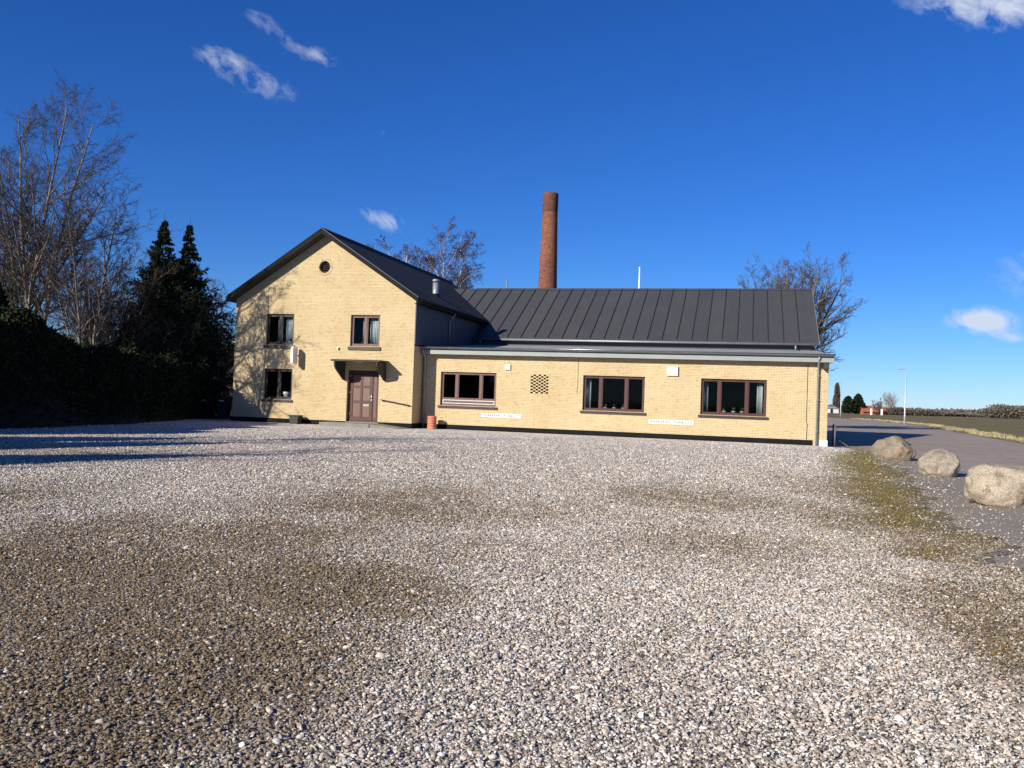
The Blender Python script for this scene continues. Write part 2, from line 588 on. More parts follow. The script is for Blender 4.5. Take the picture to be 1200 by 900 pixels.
def asphalt(name, lo, hi, sc):
    t = NT(name)
    co = t.coord()
    n1 = t.noise(co, .22, 6, .62); n2 = t.noise(co, 120, 2); n3 = t.noise(t.mapping(co, (1, .12, 1), (0, 0, TH)), .8, 5, .6)
    f = t.math('ADD', t.math('ADD', t.math('MULTIPLY', n1, .45), t.math('MULTIPLY', n2, .25)), t.math('MULTIPLY', n3, .35))
    col = t.ramp(f, [(.35, lo), (.7, hi)])
    # cracks and a few mended patches
    wr = t.n('TexNoise'); t.L.new(co, wr.inputs['Vector']); wr.inputs['Scale'].default_value = 1.1
    va = t.n('VectorMath', operation='ADD'); t.L.new(co, va.inputs[0]); t.L.new(wr.outputs['Color'], va.inputs[1])
    cr = t.n('TexVoronoi', feature='DISTANCE_TO_EDGE'); t.L.new(va.outputs[0], cr.inputs['Vector']); cr.inputs['Scale'].default_value = .3
    line = t.math('MULTIPLY', t.math('LESS_THAN', cr.outputs['Distance'], .006), t.math('GREATER_THAN', n1, .5))
    col = t.mix(t.math('MULTIPLY', line, .6), col, (.05, .045, .04))
    col = t.mix(t.ramp(t.noise(co, .55, 4, .55), [(.62, (0, 0, 0)), (.66, (.35, .35, .35))]), col, (.12, .105, .09))
    t.i(t.b, 'Base Color', col)
    t.i(t.b, 'Roughness', .85); t.i(t.b, 'Specular IOR Level', .3)
    t.bump(n2, .35, .006)
    MATS[name] = t.m


asphalt('road_asphalt', (.245, .195, .15), (.375, .31, .25), 1)
asphalt('apron_asphalt', (.20, .17, .13), (.32, .275, .22), 1)


def field_mat():
    t = NT('field_soil')
    co = t.coord()
    r = t.mapping(co, (1, .05, 1), (0, 0, radians(-35)))
    n1 = t.noise(r, .35, 5, .6); n2 = t.noise(co, .03, 5, .6); n3 = t.noise(co, 3., 4, .7)
    f = t.math('ADD', t.math('ADD', t.math('MULTIPLY', n1, .35), t.math('MULTIPLY', n2, .4)), t.math('MULTIPLY', n3, .3))
    t.i(t.b, 'Base Color', t.ramp(f, [(.36, (.10, .08, .042)), (.5, (.17, .135, .066)), (.66, (.165, .16, .066))]))
    t.i(t.b, 'Roughness', .95); t.i(t.b, 'Specular IOR Level', .1)
    t.bump(n3, .8, .12)
    MATS['field'] = t.m
    t = NT('verge_soil')
    co = t.coord()
    n1 = t.noise(co, 1.2, 6, .7)
    t.i(t.b, 'Base Color', t.ramp(n1, [(.38, (.10, .09, .04)), (.62, (.30, .25, .13))]))
    t.i(t.b, 'Roughness', .95); t.i(t.b, 'Specular IOR Level', .1)
    t.bump(n1, .6, .08)
    MATS['verge'] = t.m


field_mat()


def boulder_mat(name, a, b, c, scale=1.):
    t = NT(name)
    co = t.coord()
    n1 = t.noise(co, 2.1 * scale, 6, .65, .6); n2 = t.noise(co, 55, 3, .7); n3 = t.noise(co, 5., 6, .65)
    vo = t.n('TexVoronoi'); t.L.new(co, vo.inputs['Vector']); vo.inputs['Scale'].default_value = 70
    sp = t.n('SeparateColor'); t.L.new(vo.outputs['Color'], sp.inputs[0])
    col = t.ramp(n1, [(.32, a), (.5, b), (.66, c)])
    col = t.mix(1., col, t.ramp(sp.outputs[0], [(.0, (.55, .52, .5)), (.35, (.95, .95, .95)), (1., (1.15, 1.12, 1.08))]), 'MULTIPLY')
    col = t.mix(t.ramp(n3, [(.52, (0, 0, 0)), (.66, (.7, .7, .7))]), col, (.12, .105, .065))
    t.i(t.b, 'Base Color', col)
    t.i(t.b, 'Roughness', .9); t.i(t.b, 'Specular IOR Level', .2)
    t.bump(t.math('ADD', n3, t.math('MULTIPLY', n2, .35)), .9, .06)
    MATS[name] = t.m


boulder_mat('boulder_greenish', (.19, .17, .13), (.27, .235, .175), (.40, .26, .19))
boulder_mat('boulder_beige', (.25, .215, .17), (.40, .34, .27), (.47, .40, .32))
boulder_mat('boulder_pink', (.34, .285, .22), (.45, .38, .295), (.54, .46, .37), .6)
M = MATS

# ------------------------------------------------------------------ ground, road, field
# lattice noise for the patches of soil and moss that have grown in the gravel
_LAT = RNG.random((64, 64))


def vnoise(x, y):
    xi, yi = np.floor(x).astype(int), np.floor(y).astype(int)
    fx, fy = x - xi, y - yi
    fx = fx * fx * (3 - 2 * fx); fy = fy * fy * (3 - 2 * fy)
    g = lambda a, b: _LAT[a % 64, b % 64]
    return (g(xi, yi) * (1 - fx) + g(xi + 1, yi) * fx) * (1 - fy) + (g(xi, yi + 1) * (1 - fx) + g(xi + 1, yi + 1) * fx) * fy


EDGE_V = [-75, -40, -28, -21.3, -10.3, -3, -.3, .6, 1.3, 60]
EDGE_U = [14.2, 16.6, 17.46, 18.0, 19.0, 19.3, 19.1, 18.35, 17.9, 17.9]


def edge_u(v):
    q = np.asarray(v, float) * 1.1 + 40
    w = .75 * (vnoise(q, q * 0 + 3.3) - .5) + .4 * (vnoise(q * 2.7, q * 0 + 8.1) - .5) + .26 * (vnoise(q * 8, q * 0 + 1.7) - .5)
    return np.interp(v, EDGE_V, EDGE_U) + w * (np.asarray(v) < -.2)


def to_uv(x, y):
    dx, dy = x - ORG[0], y - ORG[1]
    return dx * E1[0] + dy * E1[1], dx * E2[0] + dy * E2[1]


def fbm(x, y):
    return .5 * vnoise(x, y) + .28 * vnoise(x * 2.1 + 5, y * 2.1) + .15 * vnoise(x * 4.3, y * 4.3 + 9) + .07 * vnoise(x * 9, y * 9)


PATCH = [(-2.3, 5.2, 1.15, 1.9, 1.25), (-1.65, 6.9, .9, 1.5, .95), (-2.1, 4.0, .75, 1.3, 1.2), (-3.3, 6.6, 1.3, 1.6, 1.1), (-4.3, 8.2, 1.5, 1.9, .85), (-1.9, 12.6, 1.9, 2.4, .48), (-2.6, 9.4, 1.3, 1.2, .6),
         (3.1, 14.3, 1.5, 2.6, .42), (2.3, 10, 1.5, 1.4, .3), (3.7, 6.0, .7, 2.2, .5), (-4.0, 3.6, 1.6, 2, .8), (-.4, 8.9, .8, 1.0, .38),
         (-7.5, 11, 2, 2.2, .5), (.9, 12.5, 1.2, 1.5, .35), (5, 12, 1, 3, .45), (-10, 20, 3, 2, .3), (5.5, 3, 1.2, 2, .6), (6.3, 17, 1.2, 3, .45)]


def soil_amount(x, y):
    s = np.zeros_like(x)
    for (cx, cy, rx, ry, a) in PATCH:
        s = np.maximum(s, a * np.exp(-((x - cx) / rx) ** 2 * .8 - ((y - cy) / ry) ** 2 * .8))
    n = fbm(x * .9, y * .7) * .6 + fbm(x * 3.1 + 7, y * 2.3) * .4
    return np.clip(s * (.25 + 1.75 * n) + .25 * (n - .45), 0, 1)


def moss_amount(x, y):
    u, v = to_uv(x, y)
    d = edge_u(v) - u                       # metres from the asphalt edge
    wid = np.interp(v, [-40, -28, -20, -12, -4, 0], [1.0, 1.0, 1.3, 1.8, 1.35, .4])
    m = np.clip(1.15 - np.abs(d - wid * .45) / (wid * .75), 0, 1) * (v < .4)
    n = fbm(x * 1.3 + 11, y * .8 + 4)
    m = m * np.interp(v, [-50, -30, -27, -20, 0], [.35, .4, .7, 1, 1])
    return np.clip(m * (.6 + 1.1 * n), 0, 1)


def build_ground():
    # earth and fields out to the horizon
    me = np_mesh('field', [(-2500, -2500, -.16), (2500, -2500, -.16), (2500, 2500, -.16), (-2500, 2500, -.16)], [(0, 1, 2, 3)])
    set_props(link('field', me, M['field']), kind='structure', label='wide dark winter field reaching to the horizon')
    # gravel yard, its right edge along the asphalt
    ys = np.concatenate([np.arange(-14, 24, .16), np.arange(24, 58, .4)])
    ns = 210
    X = np.zeros((len(ys), ns)); Y = np.zeros_like(X)
    for j, y in enumerate(ys):
        v = (y - ORG[1] + 18 * sin(TH)) / cos(TH)
        for _ in range(4):
            v = (y - ORG[1] + float(edge_u(v)) * sin(TH)) / cos(TH)
        xe = ORG[0] + float(edge_u(v)) * cos(TH) + v * sin(TH)
        s = np.linspace(0, 1, ns)
        X[j] = -21 + (xe + 21) * s; Y[j] = y
    Z = .012 * (fbm(X * .5, Y * .5) - .5)
    u, v = to_uv(X, Y)
    Z[(edge_u(v) - u) < .05] = -.028       # the gravel thins out onto the asphalt
    me = np_mesh('gravel_yard', np.stack([X.ravel(), Y.ravel(), Z.ravel()], 1),
                 np.array([(j * ns + i, j * ns + i + 1, (j + 1) * ns + i + 1, (j + 1) * ns + i) for j in range(len(ys) - 1) for i in range(ns - 1)]), True)
    ca = me.color_attributes.new('moss', 'FLOAT_COLOR', 'POINT')
    col = np.ones((X.size, 4), np.float32)
    col[:, 0] = soil_amount(X.ravel(), Y.ravel()); col[:, 1] = moss_amount(X.ravel(), Y.ravel()); col[:, 2] = np.interp(Y.ravel(), [16, 34], [1, 0])
    ca.data.foreach_set('color', col.ravel())
    set_props(link('gravel_yard', me, M['gravel_sheet']), kind='structure', label='pale gravel yard with brown mossy patches in front of the building')

    # asphalt: apron beside the yard, road behind it
    def strip(name, mat, left, right, z, label):
        n = len(left)
        vs = [B(a, b, z) for a, b in left] + [B(a, b, z) for a, b in right]
        me = np_mesh(name, vs, [(i, n + i, n + i + 1, i + 1) for i in range(n - 1)])
        set_props(link(name, me, mat), kind='structure', label=label)
    vv = [-75, -40, -20, 0, 18, 36, 60, 84, 118, 137, 150, 160, 166]
    far = [28.5, 29, 29.4, 29.8, 30.1, 31.4, 33.5, 35.4, 34.4, 29.5, 20, 6, -20]
    near = [10, 10, 10, 10, 12, 14, 20, 25, 25, 20, 8, -6, -26]
    vnear = [-75, -40, -20, 0, 18, 36, 60, 84, 110, 125, 138, 146, 150]
    strip('road', M['road_asphalt'], list(zip(near, vnear)), list(zip(far, vv)), -.05, 'worn purplish asphalt road passing the end of the building')
    vv2 = [-75, -40, -28, -15, -5, .9, 8, 24]
    uu2 = [20.2, 20.4, 20.6, 20.8, 20.4, 19.3, 19.6, 19.4]
    strip('asphalt_apron', M['apron_asphalt'], [(12, v) for v in vv2], list(zip(uu2, vv2)), -.036, 'blue grey asphalt apron under the boulders')
    # grass verge between road and field
    fo = [a + w for a, w in zip(far, [2.4, 2.4, 2.4, 2.4, 2.3, 2.2, 2.2, 2.2, 2.4, 4, 5, 6, 7])]
    vo = [b + w for b, w in zip(vv, [0, 0, 0, 0, 0, 0, 0, 0, 2, 4, 5, 5, 5])]
    strip('grass_verge', M['verge'], list(zip(far, vv)), list(zip(fo, vo)), -.03, 'strip of dry yellow grass along the road')
    # blades standing on it
    n = 26000
    tt = RNG.random(n) ** .8 * 120 + 8
    w = RNG.random(n)
    u0 = np.interp(tt, vv, far); u1 = np.interp(tt, vv, far) + 2.6
    uu = u0 + .1 + (u1 - u0) * w
    clump = fbm(uu * 1.4, tt * .5)
    ok = clump > .53
    uu, tt, clump = uu[ok], tt[ok], clump[ok]
    n = len(uu)
    base = ORG + uu[:, None] * E1 + tt[:, None] * E2; base[:, 2] = -.04
    a = RNG.random(n) * 2 * pi
    hgt = (.06 + .15 * RNG.random(n)) * (.3 + clump * 1.2)
    wd = .012 + tt * .00028
    side = np.stack([np.cos(a), np.sin(a), np.zeros(n)], 1) * wd[:, None]
    lean = np.stack([RNG.normal(0, .12, n), RNG.normal(0, .12, n), hgt], 1)
    V = np.stack([base - side, base + side, base + lean], 1).reshape(-1, 3)
    me = np_mesh('verge_grass', V, np.arange(3 * n).reshape(-1, 3))
    set_props(link('verge_grass', me, M['dry_grass']), 'dry straw coloured grass standing along the road verge', 'grass', kind='stuff')


build_ground()


def stone_proto(i):
    bm = bmesh.new()
    bmesh.ops.create_icosphere(bm, subdivisions=1, radius=1.)
    r = random.Random(i)
    for v in bm.verts:
        v.co *= .8 + .4 * r.random()
        v.co.x *= 1.15 + .2 * r.random(); v.co.z *= .62
    me = bpy.data.meshes.new('stone_proto'); bm.to_mesh(me); bm.free()
    me.materials.append(M['gravel_stone'])
    return me


def scatter(name, P, scl, tone, moss, label, seed):
    """A vertex cloud of stones, instanced by geometry nodes."""
    n = len(P)
    me = bpy.data.meshes.new(name)
    me.vertices.add(n); me.vertices.foreach_set('co', P.astype(np.float32).ravel())
    rot = np.stack([RNG.normal(0, .35, n), RNG.normal(0, .35, n), RNG.random(n) * 6.28], 1).astype(np.float32)
    sc3 = np.stack([scl * RNG.uniform(.75, 1.3, n), scl * RNG.uniform(.75, 1.2, n), scl * RNG.uniform(.7, 1.2, n)], 1).astype(np.float32)
    for nm, ty, dat, key in (('rot', 'FLOAT_VECTOR', rot, 'vector'), ('scl', 'FLOAT_VECTOR', sc3, 'vector'), ('stone_tone', 'FLOAT', tone.astype(np.float32), 'value'),
                             ('stone_moss', 'FLOAT', moss.astype(np.float32), 'value'), ('pick', 'INT', RNG.integers(0, 5, n).astype(np.int32), 'value')):
        a = me.attributes.new(nm, ty, 'POINT'); a.data.foreach_set(key, dat.ravel())
    o = link(name, me, M['gravel_stone'])
    set_props(o, label, 'gravel', kind='stuff')
    ng = bpy.data.node_groups.new(name, 'GeometryNodeTree')
    ng.interface.new_socket('Geometry', in_out='INPUT', socket_type='NodeSocketGeometry')
    ng.interface.new_socket('Geometry', in_out='OUTPUT', socket_type='NodeSocketGeometry')
    N, L = ng.nodes, ng.links
    gi = N.new('NodeGroupInput'); go = N.new('NodeGroupOutput')
    iop = N.new('GeometryNodeInstanceOnPoints')
    L.new(gi.outputs[0], iop.inputs['Points'])
    # the stone shapes are made inside the node tree, so no helper objects are left in the scene
    g2i = N.new('GeometryNodeGeometryToInstance')
    for k in range(5):
        ico = N.new('GeometryNodeMeshIcoSphere'); ico.inputs['Radius'].default_value = 1; ico.inputs['Subdivisions'].default_value = 2
        sp = N.new('GeometryNodeSetPosition')
        nz = N.new('ShaderNodeTexNoise'); nz.noise_dimensions = '4D'
        nz.inputs['W'].default_value = k * 3.7 + seed; nz.inputs['Scale'].default_value = .75; nz.inputs['Detail'].default_value = 2
        vm = N.new('ShaderNodeVectorMath'); vm.operation = 'SUBTRACT'; vm.inputs[1].default_value = (.5, .5, .5)
        L.new(nz.outputs['Color'], vm.inputs[0])
        vs = N.new('ShaderNodeVectorMath'); vs.operation = 'SCALE'; vs.inputs['Scale'].default_value = 1.5
        L.new(vm.outputs[0], vs.inputs[0])
        L.new(ico.outputs['Mesh'], sp.inputs['Geometry']); L.new(vs.outputs[0], sp.inputs['Offset'])
        sm = N.new('GeometryNodeSetMaterial'); sm.inputs['Material'].default_value = M['gravel_stone']
        L.new(sp.outputs[0], sm.inputs[0])
        tr = N.new('GeometryNodeTransform'); tr.inputs['Scale'].default_value = (1.15, .95, .62)
        L.new(sm.outputs[0], tr.inputs[0])
        L.new(tr.outputs[0], g2i.inputs[0])
    L.new(g2i.outputs[0], iop.inputs['Instance'])
    iop.inputs['Pick Instance'].default_value = True

    def attr(nm, ty):
        a = N.new('GeometryNodeInputNamedAttribute'); a.data_type = ty; a.inputs['Name'].default_value = nm
        return a.outputs[0]
    L.new(attr('pick', 'INT'), iop.inputs['Instance Index'])
    e2r = N.new('FunctionNodeEulerToRotation')
    L.new(attr('rot', 'FLOAT_VECTOR'), e2r.inputs[0]); L.new(e2r.outputs[0], iop.inputs['Rotation'])
    L.new(attr('scl', 'FLOAT_VECTOR'), iop.inputs['Scale'])
    L.new(iop.outputs[0], go.inputs[0])
    md = o.modifiers.new('scatter', 'NODES'); md.node_group = ng
    return o


def build_gravel():
    # loose stones: dense near the camera, thinner where the sheet's own relief takes over
    xs, yl = [], []
    yr = np.arange(2.4, 37, .4)
    for y0 in yr:
        half = 1.2 + .61 * y0
        k = int(np.interp(y0, [0, 6.5, 9, 12, 16, 22, 30, 37], [6200, 5600, 3900, 2400, 1250, 540, 180, 30]) * .4 * 2 * half)
        xs.append(RNG.uniform(-half, half, k)); yl.append(RNG.uniform(y0, y0 + .4, k))
    x = np.concatenate(xs); y = np.concatenate(yl); n = len(x)
    soil = soil_amount(x, y); moss = moss_amount(x, y)
    u, v = to_uv(x, y)
    d = edge_u(v) - u
    want = (1 - .40 * soil) * (1 - .86 * moss) * np.clip(d / .25, 0, 1) ** .7
    want = np.where(d < 0, np.interp(-d, [0, .5, 1.4, 2.5], [.16, .05, .010, 0]), want)
    ok = (RNG.random(n) < want) & (to_uv(x, y)[1] < -.1)
    x, y, soil, moss, d = x[ok], y[ok], soil[ok], moss[ok], d[ok]
    n = len(x)
    scl = np.clip(RNG.lognormal(math.log(.0056), .40, n), .0032, .019) * np.interp(y, [4, 9, 16, 36], [1, 1.08, 1.35, 1.9])
    z = np.where(d < .05, -.034, .0) + scl * .25 + RNG.random(n) * .007
    tone = np.clip(RNG.beta(2.3, 1.5, n), 0, 1)
    mo = np.clip((soil * 1.8 + moss * .9) * RNG.uniform(.1, 1.55, n) - .08, 0, 1)
    scatter('gravel', np.stack([x, y, z], 1), scl, tone, mo, 'loose white grey and brown gravel stones strewn over the yard', 1)


build_gravel()

def build_moss():
    # low tufts of moss and thin grass, thickest along the asphalt edge
    n = 150000
    y = 5 + 33 * RNG.random(n); u0 = RNG.random(n)
    x = (RNG.random(n) * 1.05 - .45) * (y * .62 + 2)
    m = moss_amount(x, y) * 1.1 + .25 * np.clip(soil_amount(x, y) - .45, 0, 1)
    tuft = fbm(x * 5.1, y * 5.1)
    ok = (m * (.3 + 1.4 * (tuft > .5)) > .25 + .75 * RNG.random(n)) & (to_uv(x, y)[1] < -.3)
    x, y = x[ok], y[ok]
    n = len(x)
    a = RNG.random(n) * 2 * pi
    P = np.stack([x, y, np.full(n, -.006)], 1)
    w = (.006 + .0004 * y)[:, None]
    sd = np.stack([np.cos(a), np.sin(a), np.zeros(n)], 1) * w
    up = np.stack([RNG.normal(0, .016, n), RNG.normal(0, .016, n), RNG.uniform(.012, .04, n)], 1)
    V = np.stack([P - sd, P + sd, P + up], 1).reshape(-1, 3)
    me = np_mesh('moss_tufts', V, np.arange(3 * n).reshape(-1, 3))
    set_props(link('moss_tufts', me, M['moss_tuft']), 'low olive tufts of moss and grass along the gravel edge', 'moss', kind='stuff')


build_moss()

# ------------------------------------------------------------------ the two-storey house
HOUSE = thing('gabled_brick_house', 'two storey yellow brick house with dark gable roof and brown door', 'house', B(0, 0), -TH)
RU, RZ, SL = -4.6, 9.14, .651        # ridge position, ridge height, roof slope
HU0, HDEPTH = -9.27, 17.6


def under(u):
    return RZ - .22 - SL * abs(u - RU)


def circle(cu, cz, r, n=20):
    return [(cu + r * cos(2 * pi * k / n), cz + r * sin(2 * pi * k / n)) for k in range(n)]


WIN_H = [(-7.6, 3.72, -6.13, 5.19), (-3.2, 3.72, -1.73, 5.18), (-7.62, 1.12, -6.12, 2.57)]
DOOR_H = (-3.27, .2, -1.68, 2.6)
ROUND = (-4.64, 7.43, .28)
wall('front_wall', M['yellow_brick'], HOUSE, [(HU0, -.2), (0, -.2), (0, under(0)), (RU, under(RU)), (HU0, under(HU0))],
     [rect(*w) for w in WIN_H] + [rect(*DOOR_H), circle(*ROUND)], 'u', 0, .34)
wall('rear_wall', M['yellow_brick'], HOUSE, [(HU0, -.2), (0, -.2), (0, under(0)), (RU, under(RU)), (HU0, under(HU0))], [], 'u', HDEPTH, .3)
wall('side_wall', M['yellow_brick'], HOUSE, rect(.34, -.2, HDEPTH, under(HU0)), [], 'v', HU0, .3)
wall('side_wall', M['yellow_brick'], HOUSE, rect(.34, -.2, HDEPTH, under(0)), [], 'v', -.3, .298)
# dark sheets on the upper side wall
for k in range(14):
    v0 = .012 + k * 1.19
    box('cladding_panel', M['cladding'], HOUSE, .004, v0, 3.86, .034, v0 + 1.182, under(0) - .02)
box('cladding_trim', M['dark_board'], HOUSE, .004, .0, 3.80, .045, 9, 3.855)
# plinth
box('plinth', M['plinth_black'], HOUSE, HU0 - .02, -.03, -.2, -3.29, -.003, .215)
box('plinth', M['plinth_black'], HOUSE, -1.66, -.03, -.2, .02, -.003, .235)
box('plinth', M['plinth_black'], HOUSE, .003, .0, -.2, .025, 1.185, .235)
# rooms
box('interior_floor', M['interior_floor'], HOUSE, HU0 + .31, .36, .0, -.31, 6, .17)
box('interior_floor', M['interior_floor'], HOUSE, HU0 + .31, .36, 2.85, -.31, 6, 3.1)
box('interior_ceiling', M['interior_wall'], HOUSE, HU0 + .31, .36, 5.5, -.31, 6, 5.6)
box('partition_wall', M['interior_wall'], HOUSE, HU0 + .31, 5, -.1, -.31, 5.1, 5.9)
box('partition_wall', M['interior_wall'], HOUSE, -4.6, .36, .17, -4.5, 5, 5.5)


def house_roof():
    e, ov, t = .5, 4.9, .22
    root = MB()
    for s in (1, -1):
        a = (RU, RZ); b = (RU + s * ov, RZ - SL * ov)
        root.prism([a, b, (b[0], b[1] - t), (a[0], a[1] - t)], 'y', -e + .03, HDEPTH + .6)
    r = root.build('roof', M['roof_felt'], HOUSE)
    for s in (1, -1):      # barge boards and metal edges, the right one coloured paler for sun on it
        m = MB()
        a = (RU, RZ + .02); b = (RU + s * (ov + .02), RZ + .02 - SL * (ov + .02))
        m.prism([a, b, (b[0], b[1] - .24), (a[0], a[1] - .24)], 'y', -e - .02, -e + .025)
        m.build('barge_board', M['dark_board'], r)
        m = MB()
        m.prism([(a[0], a[1] + .018), (b[0], b[1] + .018), (b[0], b[1] - .012), (a[0], a[1] - .012)], 'y', -e - .035, -e - .022)
        m.build('edge_flashing', M['cladding' if s > 0 else 'dark_board'], r)
    m = MB().tube([(RU, -e, RZ + .01), (RU, HDEPTH + .6, RZ + .01)], .07, 8)
    m.build('ridge_cap', M['roof_felt'], r)
    # eaves gutter along the right side, its downpipe on the cladding
    g = MB().tube([(RU + ov + .06, -.42, RZ - SL * ov - .12), (RU + ov + .06, 10.4, RZ - SL * ov - .12)], .065, 10)
    g.build('gutter', M['dark_board'], r)
    MB().tube([(.36, 4.6, 5.75), (.30, 4.6, 5.6), (.1, 4.6, 5.35), (.085, 4.6, 5.2), (.085, 4.6, 3.95)], .038, 10).build('downpipe', M['zinc_dull'], HOUSE)
    box('soffit', M['dark_board'], r, .04, -.3, 5.69, .28, 10.5, 5.715)
    # vent cowl on the slope
    vv = (-.94, 5.16)
    zb = RZ - SL * (vv[0] - RU)
    m = MB().lathe([(.16, -.12), (.16, .62), (.15, .62)], 18, (vv[0], vv[1], zb)); o = m.build('roof_vent', M['galvanised'], r)
    MB().lathe([(.0, .82), (.17, .79), (.19, .74), (.19, .66), (.12, .66)], 18, (vv[0], vv[1], zb)).build('vent_cowl', M['galvanised'], r)
    MB().lathe([(.28, -.19), (.2, .02), (.165, .05)], 18, (vv[0], vv[1], zb)).build('vent_collar', M['dark_board'], r)


house_roof()


def window(parent, u0, z0, u1, z1, v, fmat, cols, sill_mat, sill_over=.09, sill_h=.1, fw=.075, sash=.045, rec=.1, zlow=None):
    """Frame set back in its opening; panes, sashes, mullions and sill are its sub-parts. cols: mullion centre positions."""
    y0, y1 = v + rec, v + rec + .07
    m = MB()
    m.box(u0, y0, z0, u0 + fw, y1, z1); m.box(u1 - fw, y0, z0, u1, y1, z1)
    m.box(u0 + fw, y0, z1 - fw, u1 - fw, y1, z1); m.box(u0 + fw, y0, z0, u1 - fw, y1, z0 + fw)
    w = m.build('window', fmat, parent)
    zb = zlow if zlow else z0 + fw
    xs = [u0 + fw] + [c for c in cols] + [u1 - fw]
    for c in cols:
        box('mullion', fmat, w, c - .05, y0 - .006, zb, c + .05, y1 - .004, z1 - fw)
    for i in range(len(xs) - 1):
        a = xs[i] + (.05 if i else 0); b = xs[i + 1] - (.05 if i < len(xs) - 2 else 0)
        s = MB(); t0, t1 = z1 - fw, zb
        s.box(a, y0 + .015, t1, a + sash, y1 - .01, t0); s.box(b - sash, y0 + .015, t1, b, y1 - .01, t0)
        s.box(a + sash, y0 + .015, t0 - sash, b - sash, y1 - .01, t0); s.box(a + sash, y0 + .015, t1, b - sash, y1 - .01, t1 + sash)
        s.build('sash', fmat, w)
        box('pane', M['glass'], w, a + sash, y0 + .036, t1 + sash, b - sash, y0 + .044, t0 - sash)
    s = MB()
    s.prism([(v - .07, z0 - .03), (v - .07, z0 - sill_h), (y0 + .02, z0 - sill_h + .001), (y0 + .02, z0 - .002)], 'x', u0 - sill_over, u1 + sill_over)
    s.build('sill', sill_mat, w)
    return w


window(HOUSE, *WIN_H[0], 0, M['dark_brown'], [-6.87], M['sill_stone'], .08, .17)
window(HOUSE, *WIN_H[1], 0, M['faded_maroon'], [-2.46], M['sill_stone'], .08, .17)
window(HOUSE, *WIN_H[2], 0, M['dark_brown'], [-6.87], M['sill_slate'], .06, .12)
# round louvre in the gable
def gable_louvre():
    m = MB()
    n = 28
    for k in range(n):
        a0, a1 = 2 * pi * k / n + .02, 2 * pi * (k + 1) / n - .02
        pts = []
        for y in (-.018, .2):
            for (r, a) in ((.285, a0), (.40, a0), (.40, a1), (.285, a1)):
                pts.append((ROUND[0] + r * cos(a), y, ROUND[1] + r * sin(a)))
        m.hexa([pts[i] for i in (0, 1, 2, 3, 4, 5, 6, 7)])
    m.build('brick_ring', M['yellow_brick'], HOUSE)
    m = MB()
    c = circle(ROUND[0], ROUND[1], .279, 28)
    m.prism(c, 'y', .17, .19)
    d = m.build('round_louvre', M['dark_board'], HOUSE)
    for k in range(5):
        z = ROUND[1] - .2 + k * .1
        w = math.sqrt(max(.01, .27 ** 2 - (z - ROUND[1]) ** 2))
        MB().prism([(.10, z - .03), (.11, z - .03), (.165, z + .035), (.155, z + .035)], 'x', ROUND[0] - w, ROUND[0] + w).build('louvre_slat', M['dark_brown'], d)


gable_louvre()


